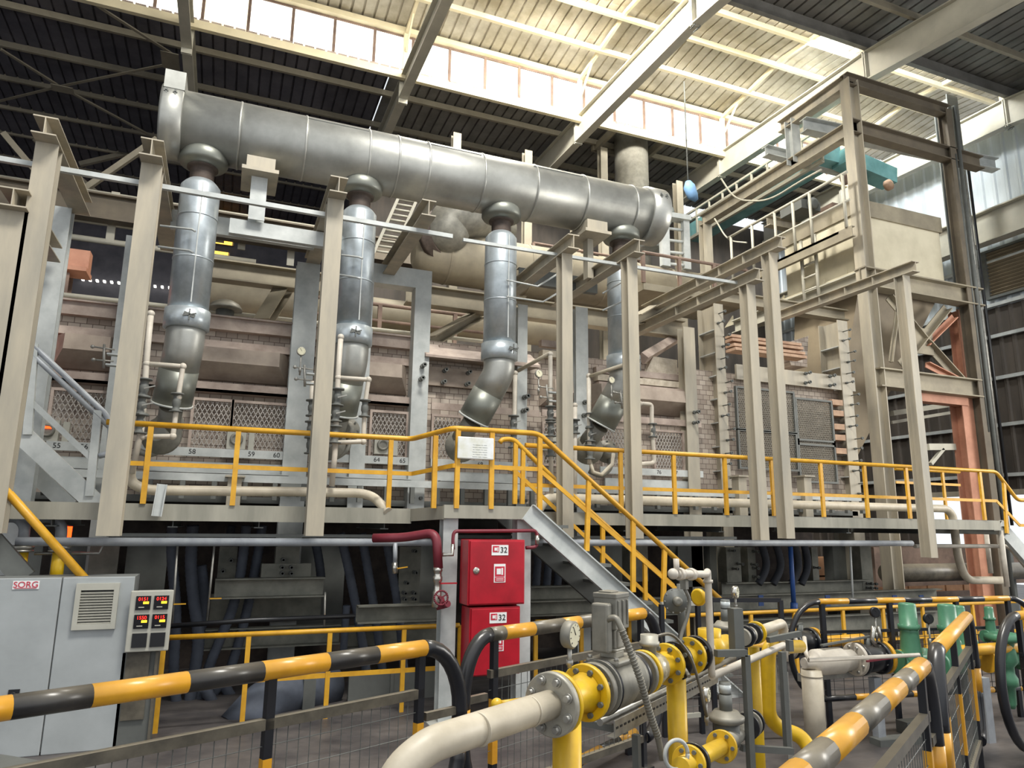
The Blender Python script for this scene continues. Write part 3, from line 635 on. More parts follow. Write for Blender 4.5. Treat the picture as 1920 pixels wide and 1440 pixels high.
# the cages at the right
Y6 = 8.75
def cx(px, py=800): return P(px, py, Y=Y6).x
for xa, xb in ((1374, 1440), (1446, 1478), (1484, 1548)):
    for (ya, yb) in ((738, 810), (815, 880)):
        A, C = cx(xa), cx(xb); panel(A, C, P(1450, yb+20*(xa > 1480), Y=Y6).z, P(1450, ya+10*(xa > 1480), Y=Y6).z, Y6-.12, 'mesh_dark', 1, 'steel_dark', .035)
b = B(); b.box((cx(1370, 700), Y6-.14, P(1450, 722, Y=Y6).z), (cx(1590, 715), Y6-.1, P(1450, 695, Y=Y6).z)); pl = put('bolted_plate', b, 'post', t)
for px in (1392, 1440, 1495, 1540): bolt_pair(t, cx(px, 705), Y6-.14, P(1450, 708, Y=Y6).z, 1.1)
b = B(); zz = P(1450, 640, Y=Y6).z
for k, dz in enumerate((0, -.07, -.16, -.23)): b.box((cx(1368, 650), Y6-.05-.03*k, zz+dz-.03), (cx(1500, 660), Y6+.1, zz+dz+.015))
put('stepped_brick', b, 'brick', t)
b = B(); zz = P(1530, 690, Y=9.0).z; b.prism([(cx(1505, 690), 9.0, zz), (cx(1535, 690), 9.0, zz), (cx(1538, 640), 9.0, zz+.55), (cx(1490, 650), 9.0, zz+.35)], (0, .4, 0)); put('brick_port', b, 'brickwall', t)
for k, py in enumerate((755, 775, 800, 820, 845)):
    b = B(); z = P(1555, py, Y=8.7).z; b.box((cx(1550), 8.6, z-.05), (cx(1570), 8.9, z+.04)); put('tuckstone', b, 'brick', t)
# upper stepped crown in the middle right
for xa, xb, ya, k in ((1112, 1270, 690, 0), (1112, 1262, 705, 1), (1112, 1268, 720, 2), (1010, 1068, 640, 0), (1010, 1068, 660, 1), (820, 970, 650, 0), (830, 970, 665, 1)):
    b = B(); z = P(xa, ya, Y=FY-.1).z; b.box((fx(xa, ya), FY-.1-.04*k, z-.06), (fx(xb, ya), FY, z+.03)); put('crown_course', b, 'brick_pale' if k == 1 else 'hotsteel', t)
b = B(); b.tube([P(1205, 672, Y=8.6), P(1275, 630, Y=9.6)], .09, 4); put('skewback_beam', b, 'hotsteel', t)
b = B(); b.prism([P(1200, 720, Y=8.72), P(1270, 708, Y=8.72), P(1270, 675, Y=8.72), P(1225, 668, Y=8.72)], (0, .25, 0)); put('crown_wedge', b, 'brick_pale', t)
# dark undercarriage core
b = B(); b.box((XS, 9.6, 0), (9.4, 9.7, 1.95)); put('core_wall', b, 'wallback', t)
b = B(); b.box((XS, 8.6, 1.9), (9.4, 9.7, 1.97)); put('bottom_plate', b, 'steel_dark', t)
b = B()
x = XS
while x < 9.2:
    b.box((x, 8.3, 1.93), (x+.05, 8.36, 2.12)); x += .31
put('jack_bolt', b, 'steel_dark', t).__setitem__('kind', 'stuff')
b = B(); b.box((XS, 8.34, 2.12), (9.2, 8.4, 2.2)); put('jack_rail', b, 'steel', t)
for px in (440, 1388, 1510):
    b = B(); x = P(px, 905, Y=8.3).x; z = P(px, 892, Y=8.3).z; b.box((x-.1, 8.2, z-.02), (x+.1, 8.45, z)); b.box((x-.07, 8.25, 1.85), (x+.07, 8.4, z-.02)); put('pedestal', b, 'post', t)
# ================================================================ PLATFORM
PY_, PZ = 7.0, 1.84
XL, XR = P(-40, 945, Y=PY_).x, P(1876, 985, Y=PY_).x
xb0, xb1, xb2, xb3 = P(772, 952, Y=PY_).x, P(835, 946, Y=6.3).x, P(1001, 946, Y=6.3).x, P(1003, 950, Y=PY_).x
t = thing('walkway_platform', 'grey steel walkway platform with channel edge running along the furnace', 'platform', ((XL+XR)/2, PY_, PZ-.14))
b = B(); b.chan((XL, PY_, PZ-.07), (xb0, PY_, PZ-.07), .145, .05, .01, side=-1); put('edge_channel', b, 'fascia', t)
b = B(); b.chan((xb3, PY_, PZ-.07), (XR, PY_, PZ-.07), .13, .05, .01, side=-1); put('edge_channel', b, 'fascia', t)
b = B(); b.bar((xb0, PY_+.02, PZ-.06), (xb1, 6.32, PZ-.04), .03, .12); b.box((xb1-.01, 6.3, PZ-.09), (xb2, 6.34, PZ+.03)); put('edge_channel', b, 'fascia', t)
b = B(); b.box((XL, PY_+.05, PZ-.02), (XR, 8.25, PZ)); b.box((xb1, 6.34, PZ), (xb2, PY_+.05, PZ+.015)); x = XL
while x < XR: b.box((x, PY_+.05, PZ-.09), (x+.02, 8.25, PZ-.02)); x += .09
put('grating', b, 'grating', t)
for k, px in enumerate((120, 330, 480, 700, 900, 1130, 1300, 1530, 1680, 1820)):
    b = B(); x = P(px, 990, Y=7.6).x; b.ibeam((x, PY_+.05, PZ-.14), (x, 8.4, PZ-.14), .12, .08, .01); put('bearer', b, 'steel_dark', t)
for px, y0, y1 in ((xb1+.075, 6.36, 0), (xb2-.075, 6.36, 0)):
    b = B(); b.ibeam((px, 6.42, .012), (px, 6.42, PZ-.09), .13, .14, .012, (0, 1, 0) if 1 else 0); b.box((px-.16, 6.3, 0), (px+.16, 6.56, .012)); put('support_column', b, 'steel', t)
def zvert(X, Y, ypx):
    lo, hi = -2, 14
    for _ in range(40):
        m = (lo+hi)/2; d = V((X, Y, m))-EYE; yy = CY-F*d.dot(up)/d.dot(fw)
        if yy > ypx: lo = m
        else: hi = m
    return m
# guard rails
def guard(name, label, top, mid, posts, m='yellow', r=.026, grp='yellow guard rails', pw=.045, cat='guard rail'):
    t = thing(name, label, cat, tuple(top[0]), grp)
    b = B(); b.tube(top, r, 12, bend=.08); put('top_rail', b, m, t)
    if mid: b = B(); [b.bar(p, q, .015, .04) for p, q in zip(mid, mid[1:])]; put('mid_rail', b, m, t)
    for lo, hi in posts:
        b = B(); b.bar(lo, hi, pw, pw*.75, (0, 1, 0)); put('post', b, m, t)
    return t
def vp(px, py, Y, z0, z1): p = P(px, py, Y=Y); return (V((p.x, Y, z0)), V((p.x, Y, z1)))
zt = P(500, 808, Y=7).z; zbm = PZ+.0
gz = P(900, 806, Y=6.3).z
def flat(px, py, Y, z): p = P(px, py, Y=Y); return V((p.x, Y, z))
zmid = P(500, 878, Y=7).z; gm = P(900, 875, Y=6.3).z
slope0 = P(1010, 812, Y=6.3); endn = P(1352, 1125, Y=6.3); s_top = P(1002, 947, Y=6.3); s_bot = P(1258, 1177, Y=6.3)
g1 = guard('guard_rail', 'yellow guard rail along the left walkway and down the near side of the stair', [flat(200, 790, 7, zt), flat(772, 823, 7, zt), flat(850, 800, 6.3, gz), flat(1010, 812, 6.3, gz), endn],
 [flat(200, 860, 7, zmid), flat(772, 893, 7, zmid), flat(850, 875, 6.3, gm), flat(1010, 878, 6.3, gm), P(1290, 1124, Y=6.3)],
 [vp(277, 860, 7, zbm, zt), vp(443, 860, 7, zbm, zt), vp(588, 870, 7, zbm, zt), vp(731, 880, 7, zbm, zt), vp(815, 880, 6.45, PZ, gz-.06), vp(858, 850, 6.3, PZ, gz), vp(922, 850, 6.3, PZ, gz), vp(1012, 880, 6.3, PZ, gz)]
 + [(P(1100, 1033, Y=6.3), P(1104, 900, Y=6.3)), (P(1187, 1110, Y=6.3), P(1187, 975, Y=6.3)), (P(1243, 1160, Y=6.3), P(1246, 1028, Y=6.3))])
g2 = guard('guard_rail', 'yellow guard rail on the far side of the stair, looped end beside the white board', [P(937, 830, Y=6.95), P(942, 824, Y=6.95), P(962, 823, Y=6.95), P(1041, 900, Y=6.95), P(1262, 1098, Y=6.95)],
 [P(935, 875, Y=6.95), P(962, 880, Y=6.95), P(1235, 1135, Y=6.95)], [(P(965, 945, Y=6.95), P(967, 825, Y=6.95)), (P(979, 945, Y=6.95), P(981, 840, Y=6.95)), (P(1049, 980, Y=6.95), P(1048, 908, Y=6.95)), (P(1130, 1058, Y=6.95), P(1130, 982, Y=6.95)), (P(1210, 1128, Y=6.95), P(1209, 1052, Y=6.95))])
zr = (P(1280, 850, Y=7).z+P(1715, 877, Y=7).z)/2; zrm = P(1450, 925, Y=7).z
g3 = guard('guard_rail', 'yellow guard rail along the right part of the walkway, sloping down at its right end', [flat(985, 830, 7, zr), flat(1868, 888, 7, zr), P(1908, 938, Y=7), P(1960, 938, Y=7)],
 [flat(985, 890, 7, zrm), flat(1868, 935, 7, zrm), P(1912, 985, Y=7), P(1960, 985, Y=7)],
 [vp(px, 900, 7, zbm, zr) for px in (1164, 1264, 1360, 1448, 1540, 1622, 1700, 1838)]+[(P(1888, 1000, Y=7), P(1882, 905, Y=7))])
guard('guard_rail', 'short yellow guard rail at the back of the walkway, near the orange column', [flat(1680, 896, 8.3, P(1700, 880, Y=8.3).z), flat(1800, 900, 8.3, P(1700, 880, Y=8.3).z)], [flat(1680, 905, 8.3, P(1700, 905, Y=8.3).z), flat(1800, 905, 8.3, P(1700, 905, Y=8.3).z)], [vp(1768, 900, 8.3, PZ, P(1700, 880, Y=8.3).z)])
# white notice board on the rail
a, c = P(858, 818, Y=6.26), P(925, 863, Y=6.26)
t = thing('notice_board', 'white rounded board with faint writing hung on the yellow rail', 'board', ((a.x+c.x)/2, 6.26, c.z))
b = B(); b.box((a.x, 6.245, c.z), (c.x, 6.265, a.z)); put('board', b, 'board_white', t, bevel=.012)
for k in range(6): text('mark', ('~ ~~~ ~ ~~', '~~~ ~~ ~~~')[k % 2], (c.x-.14, 6.245, a.z-.07-.022*k), (1, 0, 0), (0, 0, 1), .028, 'steel', t)
# stair
t = thing('steel_stair', 'grey steel stair with open treads leading down from the walkway', 'stair', (s_bot.x, 6.6, 0))
sd = (s_bot-s_top); sdn = sd.normalized(); ext = s_top+sd*(s_top.z/(-sd.z))
nrm = V((-sdn.z, 0, sdn.x)); off = nrm*(-.1 if nrm.z > 0 else .1)
for Y in (6.3, 6.95):
    b = B(); dY = V((0, Y-6.3, 0)); b.chan(s_top+off+dY-sdn*.02, ext+off+dY, .18, .05, .012, side=-1 if Y > 6.5 else 1)
    st = put('stringer', b, 'steel' if Y < 6.5 else 'steel_dark', t)
    if Y < 6.5:
        for k in range(12):
            for q in (.3, -.3):
                pp = s_top+sdn*(.13+.19*k)+off+V((0, -.002, 0))+nrm*.1*q*2; bb = B(); bb.tube([pp+V((0, .0, 0)), pp+V((0, -.008, 0))], .009, 6); put('bolt', bb, 'steel_dark', st)
k = 1
while True:
    z = s_top.z-.185*k
    if z < .1: break
    x = s_top.x+sd.x*(.185*k/(-sd.z)); b = B(); b.box((x-.1, 6.33, z-.03), (x+.14, 6.93, z)); put('tread', b, 'steel_dark', t); k += 1
# left grey stair above the walkway
t = thing('steel_stair', 'grey steel stair rising to the left behind the left posts', 'stair', tuple(P(180, 945, Y=7.7)), 'grey stairs')
b = B(); b.chan(P(-40, 740, Y=7.7), P(185, 950, Y=7.7), .17, .06, .012, side=-1); b.chan(P(20, 845, Y=8.2), P(130, 950, Y=8.2), .15, .05, .012, side=-1); put('stringer', b, 'steel', t)
b = B(); b.tube([P(-30, 545, Y=7.7), P(62, 648, Y=7.7), P(200, 778, Y=7.7), P(208, 800, Y=7.7), P(205, 850, Y=7.7), P(185, 855, Y=7.7)], .028, 10, bend=.06); b.tube([P(-30, 575, Y=7.7), P(68, 672, Y=7.7), P(205, 800, Y=7.7)], .026, 10); put('hand_rail', b, 'grey_pipe', t)
b = B(); b.bar(P(57, 752, Y=7.7), P(172, 860, Y=7.7), .02, .05); put('mid_rail', b, 'steel', t)
for a, c in (((52, 815), (64, 645)), ((168, 930), (184, 770))):
    b = B(); b.bar(P(*a, Y=7.7), P(*c, Y=7.7), .07, .05, (0, 1, 0)); put('post', b, 'steel', t)
# yellow stair rail bottom left, behind the cabinet
t = thing('steel_stair', 'dark steel stair with a yellow tube rail going down behind the grey control cabinet', 'stair', tuple(P(60, 1080, Y=6.9)), 'grey stairs')
b = B(); b.tube([P(-40, 862, Y=6.75), P(165, 1092, Y=6.75)], .034, 12); put('hand_rail', b, 'yellow', t)
b = B(); b.chan(P(-40, 990, Y=6.85), P(45, 1085, Y=6.85), .16, .06, .012, side=-1); put('stringer', b, 'steel_dark', t)
# small channel leaning on the left platform edge
b = B(); a, c = P(305, 908, Y=6.93), P(294, 968, Y=6.93); b.chan(a, c, .08, .05, .008, (1, 0, 0)); put('upright_channel', b, 'steel', label='short grey channel upright fixed to the walkway edge', cat='channel')
# long pipe under the walkway
z = P(600, 1017, Y=6.9).z
for xa, xb2, m, lab in ((30, 1710, 'grey_pipe', 'long grey water pipe running just below the walkway'),):
    A, C = P(xa, 1015, Y=6.95).x, P(xb2, 1022, Y=6.95).x; b = B(); b.tube([(A, 6.95, z), (C, 6.95, z)], .036, 12); put('water_pipe', b, m, label=lab, cat='pipe')
b = B(); A, C = P(200, 1006, Y=7.1).x, P(1380, 1010, Y=7.1).x; b.bar((A, 7.1, z+.055), (C, 7.1, z+.055), .03, .03); put('cable_conduit', b, 'steel_dark', label='thin dark conduit just above the long water pipe', cat='conduit')
t = thing('tap', 'small brass-grey tap with yellow lever hanging from the long water pipe', 'tap', tuple(P(741, 1070, Y=6.9)))
b = B(); b.tube([P(741, 1018, Y=6.93), P(741, 1062, Y=6.93)], .022, 10); put('drop_pipe', b, 'grey_pipe', t)
b = B(); b.tube([P(740, 1055, Y=6.93), P(741, 1075, Y=6.93)], .03, 10); put('tap_body', b, 'chrome', t)
b = B(); b.bar(P(745, 1066, Y=6.9), P(764, 1063, Y=6.9), .02, .01); put('lever', b, 'yellow', t)
# lower guard rail on the floor
def lrail(pxs, label, Y=6.85):
    z1, z2 = .74, .36; A, C = P(pxs[0], 1185, Y=Y).x, P(pxs[-1], 1150, Y=Y).x
    guard('guard_rail', label, [V((A, Y, z1)), V((C, Y, z1))], [V((A, Y, z2)), V((C, Y, z2))], [(V((P(p, 1200, Y=Y).x, Y, 0)), V((P(p, 1200, Y=Y).x, Y, z1))) for p in pxs[:]], r=.022, pw=.04)
lrail((308, 466, 618, 757, 862), 'low yellow guard rail on the floor left of the red hose cabinets')
lrail((1004, 1090, 1180), 'low yellow guard rail on the floor right of the red hose cabinets')
lrail((1290, 1355, 1410, 1492, 1584, 1660, 1735, 1830, 1925), 'low yellow guard rail on the floor behind the green regulators')
# ================================================================ UNDERCARRIAGE
def hose(pts, r, lab, Y=7.9, m='hose'):
    b = B(); pp = [P(x, y, Y=Y+.02*i) for i, (x, y) in enumerate(pts)]
    # smooth path then ribs
    q = []
    for i in range(len(pp)-1):
        a = pp[max(i-1, 0)]; c = pp[i]; d = pp[i+1]; e = pp[min(i+2, len(pp)-1)]
        n = max(4, int((d-c).length/.022))
        for k in range(n):
            u = k/n; q.append(.5*((2*c)+(-a+d)*u+(2*a-5*c+4*d-e)*u*u+(-a+3*c-3*d+e)*u**3))
    q.append(pp[-1]); b.tube(q, r, 12, radii=[r*(1.0 if i % 2 else .93) for i in range(len(q))])
    put('air_hose', b, m, label=lab, cat='hose', group='ribbed cooling air hoses under the furnace')
hose([(323, 985), (322, 1040), (330, 1150), (326, 1260), (335, 1350)], .05, 'dark blue ribbed hose, first right of the small display panel')
hose([(362, 985), (358, 1060), (364, 1130), (372, 1200), (358, 1300), (345, 1345)], .058, 'dark blue ribbed hose, thick and second right of the small display panel')
hose([(378, 1060), (383, 1120), (376, 1190)], .05, 'short ribbed hose showing right of the thick one', 8.1)
hose([(434, 985), (426, 1040), (420, 1085)], .045, 'hose going down left of the crossing pair', 8.2, 'hose_dark')
hose([(462, 985), (452, 1070), (436, 1140), (412, 1200), (385, 1270), (372, 1330)], .05, 'left ribbed hose of the pair slanting left behind the low rail')
hose([(492, 985), (478, 1070), (464, 1140), (446, 1210), (428, 1260), (400, 1300)], .05, 'right ribbed hose of the pair slanting left behind the low rail', 8.0)
hose([(588, 1000), (598, 1050), (602, 1085)], .05, 'ribbed hose right of the bolted upright, ending behind the beam', 8.25)
hose([(638, 1000), (652, 1060), (668, 1140), (682, 1220), (690, 1290)], .05, 'ribbed hose leaning right, first of three left of the red pipe')
hose([(678, 1000), (690, 1070), (703, 1150), (714, 1230), (720, 1290)], .05, 'ribbed hose leaning right, second of three left of the red pipe', 7.95)
hose([(722, 1000), (735, 1070), (748, 1150), (755, 1230), (760, 1290)], .05, 'ribbed hose leaning right, third of three left of the red pipe')
hose([(650, 1135), (646, 1190), (643, 1235)], .04, 'thin hose hanging straight down left of the leaning trio')
hose([(384, 1290), (402, 1322), (425, 1348)], .055, 'thick hose lying towards the floor, left of two')
hose([(420, 1285), (436, 1312), (452, 1335)], .055, 'thick hose lying towards the floor, right of two', 8.1)
for k, (x0, dx) in enumerate(((1428, 8), (1455, 8), (1490, 6), (1508, 6))):
    hose([(x0-2, 1015), (x0+dx, 1050), (x0+dx-2, 1072), (x0-6, 1095)], .055, 'curved dark hose, %s of four between the right bolted uprights' % ('first', 'second', 'third', 'fourth')[k], 8.25, 'hose_dark')
for k, x0 in enumerate((1005, 1025, 1045)): hose([(x0, 1000), (x0+3, 1050), (x0, 1100)], .05, 'dark hose seen under the stair, %s from the red cabinets' % ('first', 'second', 'third')[k], 8.3)
def ubeam(xa, ya, xb, yb, h, Y, lab, m='under', dep=.12):
    a, c = P(xa, ya, Y=Y), P(xb, yb, Y=Y); z = (a.z+c.z)/2; b = B(); b.chan((a.x, Y+dep, z-h/2), (c.x, Y+dep, z-h/2), h, dep, .014, side=1)
    put('base_beam', b, m, label=lab, cat='beam', group='base beams under the furnace')
ubeam(404, 1085, 610, 1083, .19, 7.6, 'heavy grey base beam under the furnace, left of the leaning hoses')
ubeam(672, 1136, 835, 1132, .17, 7.3, 'heavy grey base beam disappearing behind the column of the red cabinets')
ubeam(996, 1099, 1165, 1097, .17, 7.9, 'upper grey base beam with tie bolts seen under the stair')
ubeam(996, 1126, 1230, 1122, .17, 7.8, 'lower grey base beam seen under the stair')
ubeam(385, 1180, 640, 1172, .2, 8.0, 'grey base beam low behind the yellow floor rail, left', 'under')
ubeam(655, 1172, 830, 1168, .24, 8.0, 'grey base beam low behind the yellow floor rail, near the cabinet column', 'under')
ubeam(1362, 1091, 1636, 1089, .2, 8.3, 'grey base beam crossing the feet of the right bolted uprights')
ubeam(1050, 1114, 1768, 1114, .22, 8.1, 'long low base plate with blue tape marks')
ubeam(1384, 1155, 1770, 1152, .25, 8.0, 'lowest base beam behind the green regulators')
b = B(); a, c = P(396, 1114, Y=8.3), P(600, 1162, Y=8.3); b.box((a.x, 8.3, c.z), (c.x, 8.33, a.z)); put('cover_sheet', b, 'under', label='plain dull sheet below the left base beam', cat='sheet')
for k, px in enumerate((1427, 1552, 1678, 1728)):
    b = B(); a, c = P(px-5, 1116, Y=8.09), P(px+5, 1136, Y=8.09); b.box((a.x, 8.085, c.z), (c.x, 8.098, a.z)); put('tape_mark', b, 'blue', label='blue tape mark on the low base plate, %s from the left' % ('first', 'second', 'third', 'fourth')[k], cat='tape', group='blue tape marks')
def upr(xa, xb, ya, yb, Y, lab, m='under', bolts=()):
    a, c = P(xa, ya, Y=Y), P(xb, yb, Y=Y); b = B(); b.box((a.x, Y, c.z), (c.x, Y+.03, a.z)); b.box((a.x, Y+.03, c.z), (a.x+.02, Y+.2, a.z))
    t = put('base_upright', b, m, label=lab, cat='upright', group='uprights under the furnace')
    for (px, py) in bolts:
        p = P(px, py, Y=Y); b = B(); b.tube([p, p+V((0, -.12, 0))], .012, 8); b.tube([p+V((0, -.08, 0)), p+V((0, -.12, 0))], .02, 8); b.tube([p, p+V((0, -.03, 0))], .022, 6); put('tie_bolt', b, 'steel_dark', t)
upr(170, 218, 1020, 1080, 8.0, 'broad upright plate behind the left hanging post')
upr(412, 441, 1025, 1085, 8.1, 'upright behind the crossing hoses', bolts=((418, 1070), (433, 1050)))
upr(518, 558, 1025, 1085, 7.9, 'bolted upright above the heavy left base beam', bolts=((530, 1049),))
upr(491, 582, 1057, 1084, 7.8, 'wide bolted splice plate on the heavy left base beam', bolts=((528, 1063), (545, 1063), (528, 1074), (545, 1074)))
upr(750, 786, 1025, 1130, 7.9, 'bolted upright right of the small tap', bolts=((776, 1073), (760, 1092), (756, 1111), (774, 1111), (756, 1122), (774, 1122), (775, 1033)))
upr(1361, 1391, 1026, 1092, 8.4, 'pale bolted upright, left one of the right pair', bolts=((1368, 1032), (1383, 1057), (1374, 1066)))
upr(1401, 1419, 1026, 1091, 8.4, 'pale bolted upright, right one of the right pair', bolts=((1412, 1034), (1409, 1058), (1412, 1065), (1412, 1081)))
upr(1521, 1537, 1026, 1090, 8.4, 'narrow bolted upright right of the curved hoses', bolts=((1526, 1064),))
upr(1612, 1640, 1024, 1112, 8.4, 'pale upright with four bolts at its foot, below the hopper column', bolts=((1625, 1094), (1633, 1094), (1625, 1102), (1633, 1102)))
upr(1180, 1216, 1010, 1090, 8.4, 'dim upright behind the middle of the stair')
upr(1270, 1320, 1010, 1100, 8.5, 'dim upright right of the stair', 'steel_dark')
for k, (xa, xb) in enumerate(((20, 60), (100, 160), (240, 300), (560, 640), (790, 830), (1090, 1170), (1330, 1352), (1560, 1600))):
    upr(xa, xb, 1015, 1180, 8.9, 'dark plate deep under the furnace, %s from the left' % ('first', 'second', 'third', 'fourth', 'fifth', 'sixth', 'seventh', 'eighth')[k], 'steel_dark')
# blue pump pipe
b = B(); b.tube([P(1482, 1025, Y=7.4), P(1489, 1145, Y=7.4)], .03, 10); b.tube([P(1489, 1130, Y=7.4), P(1489, 1150, Y=7.4)], .045, 10); put('standpipe', b, 'blue', label='dark blue standpipe dropping from the water pipe', cat='pipe', group='pipes dropping from the water pipe')
b = B(); b.tube([P(1594, 1025, Y=7.4), P(1599, 1122, Y=7.4)], .014, 8); put('standpipe', b, 'steel', label='thin grey standpipe dropping from the water pipe on the right', cat='pipe', group='pipes dropping from the water pipe')
for k, (a, c) in enumerate((((402, 1023), (388, 1165)), ((333, 1023), (322, 1180)), ((610, 1110), (608, 1175)))):
    t = thing('drain_rod', 'thin pale rod with a small lever valve, %s' % ('in front of the slanting hoses', 'left of the thick hose', 'right end of the left base beam')[k], 'rod', tuple(P(*c, Y=7.2)), 'thin drop rods')
    b = B(); b.tube([P(*a, Y=7.2), P(*c, Y=7.2)], .01, 8); put('rod', b, 'galv', t)
    m2 = P((a[0]+c[0])/2-2, a[1]*.3+c[1]*.7, Y=7.18); b = B(); b.bar(m2, m2+V((.1, 0, 0)), .014, .01); put('lever', b, 'yellow', t)
b = B(); b.tube([P(318, 1174, Y=7.15), P(470, 1163, Y=7.15), P(665, 1155, Y=7.15)], .022, 10); put('drain_pipe', b, 'black', label='thin black pipe sloping just above the yellow floor rail', cat='pipe')
# big blue-grey fan duct on the floor
t = thing('fan_duct', 'blue-grey segmented duct elbow lying on the floor behind the striped rail', 'duct', tuple(P(520, 1340, Z=0)))
b = B(); b.tube([P(445, 1372, Y=7.2), P(500, 1310, Y=7.3), P(560, 1290, Y=7.4), P(620, 1290, Y=7.6)], .2, 28, bend=.2); put('duct_shell', b, 'hose', t)
b = B(); a, c = P(570, 1262, Y=7.25), P(588, 1335, Y=7.25); b.box((a.x, 7.2, 0), (c.x, 7.6, a.z)); put('end_plate', b, 'steel_dark', t)
for k, (xa, xb) in enumerate(((655, 815), (1000, 1130))):
    b = B(); a, c = P(xa, 1262, Y=7.3), P(xb, 1325, Y=7.3); b.box((a.x, 7.3, 0), (c.x, 7.35, a.z)); b.box((a.x+.4, 7.28, 0), (a.x+.43, 7.3, a.z)); put('floor_guard', b, 'steel_dark', label=('grey sheet guard on the floor left of the cabinet column', 'grey sheet guard on the floor right of the red cabinets')[k], cat='sheet', group='sheet guards on the floor')
# ================================================================ CABINETS AND FIRE GEAR
t = thing('control_cabinet', 'large pale grey two-door control cabinet with a vent grille standing at the left', 'cabinet', (-1.2, 6.7, 0))
CYf = 6.5; xr = P(236, 1240, Y=CYf).x; zt_ = zvert(xr, CYf, 1081); xm = P(97, 1240, Y=CYf).x; xl = -2.3
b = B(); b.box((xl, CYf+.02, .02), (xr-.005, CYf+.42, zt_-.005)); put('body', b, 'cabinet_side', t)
for a, c in ((xl, xm-.004), (xm+.004, xr)):
    b = B(); b.box((a, CYf, .0), (c, CYf+.022, zt_)); dr = put('door', b, 'cabinet', t, bevel=.006)
    if a < xm-.1:
        p = P(49, 1097, Y=CYf-.002); bb = B(); bb.box((p.x-.085, CYf-.006, p.z-.03), (p.x+.085, CYf, p.z+.03)); put('name_plate', bb, 'white', dr)
        text('lettering', 'SORG', (p.x, CYf-.007, p.z+.002), (1, 0, 0), (0, 0, 1), .062, 'label_red', dr)
        bb = B(); bb.box((p.x-.07, CYf-.009, p.z-.024), (p.x+.07, CYf-.006, p.z-.02)); put('name_line', bb, 'label_red', dr)
        p = P(26, 1302, Y=CYf); bb = B(); bb.box((p.x-.035, CYf-.012, p.z-.035), (p.x+.035, CYf, p.z+.035)); bb.tube([(p.x, CYf-.05, p.z), (p.x, CYf, p.z)], .022, 16); bb.bar((p.x, CYf-.06, p.z-.02), (p.x, CYf-.06, p.z+.02), .01, .02); put('rotary_switch', bb, 'black', dr)
    else:
        a1, c1 = P(145, 1094, Y=CYf), P(216, 1178, Y=CYf); bb = B()
        X0, X1, Z0, Z1 = a1.x, c1.x, c1.z, a1.z
        bb.box((X0, CYf-.03, Z0), (X0+.035, CYf, Z1)); bb.box((X1-.035, CYf-.03, Z0), (X1, CYf, Z1)); bb.box((X0+.035, CYf-.029, Z0), (X1-.035, CYf, Z0+.04)); bb.box((X0+.035, CYf-.029, Z1-.05), (X1-.035, CYf, Z1)); gr = put('vent_frame', bb, 'plastic', dr)
        bb = B(); z = Z0+.045
        while z < Z1-.055: bb.obox(((X0+X1)/2, CYf-.016, z), (X1-X0-.07, .02, .009), (1, 0, 0), (0, -.35, 1)); z += .0205
        put('vent_slats', bb, 'plastic', dr); bb = B(); bb.box((X0+.03, CYf-.004, Z0+.03), (X1-.03, CYf-.001, Z1-.04)); put('vent_back', bb, 'ink', dr)
# small display panel
t = thing('display_panel', 'small beige panel with four red-lit controllers, right of the grey cabinet', 'panel', (-.4, 6.6, 0))
DYf = 6.42; a, c = P(246, 1108, Y=DYf), P(315, 1220, Y=DYf)
b = B(); b.box((a.x, DYf, c.z), (c.x, DYf+.03, a.z)); fp = put('front_plate', b, 'plastic', t, bevel=.008)
b = B(); b.box((a.x+.03, DYf+.03, c.z+.02), (c.x-.03, DYf+.3, a.z-.02)); put('housing', b, 'cabinet_side', t)
W = c.x-a.x; Hh = a.z-c.z; reads = ('0151', '0124', '1550', '0115')
for r_ in range(3):
    for q in range(2):
        x = a.x+W*(.31+.42*q); z = a.z-Hh*(.2+.305*r_)
        b = B(); b.box((x-.052, DYf-.012, z-.052), (x+.052, DYf, z+.052)); cm = put('controller', b, 'screen' if r_ < 2 else 'black', t)
        if r_ < 2:
            text('readout', reads[r_*2+q], (x, DYf-.0125, z+.028), (1, 0, 0), (0, 0, 1), .036, 'led', cm)
            b = B(); b.box((x+.0, DYf-.0135, z-.008), (x+.04, DYf-.012, z+.01)); put('amber_readout', b, 'led_amber', cm)
            b = B(); b.box((x-.03, DYf-.0135, z-.036), (x+.01, DYf-.012, z-.029)); put('key_row', b, 'plastic', cm)
b = B(); a2, c2 = P(232, 1222, Y=6.55), P(285, 1358, Y=6.55); b.box((a2.x, 6.5, 0), (c2.x, 6.7, a2.z)); put('pedestal', b, 'steel_dark', t)
b = B(); b.box((c2.x-.02, 6.47, 0), (c2.x, 6.5, a2.z)); b.box((a2.x+.03, 6.48, .2), (c2.x-.06, 6.5, .9)); put('pedestal_panel', b, 'stripe_grey', t)
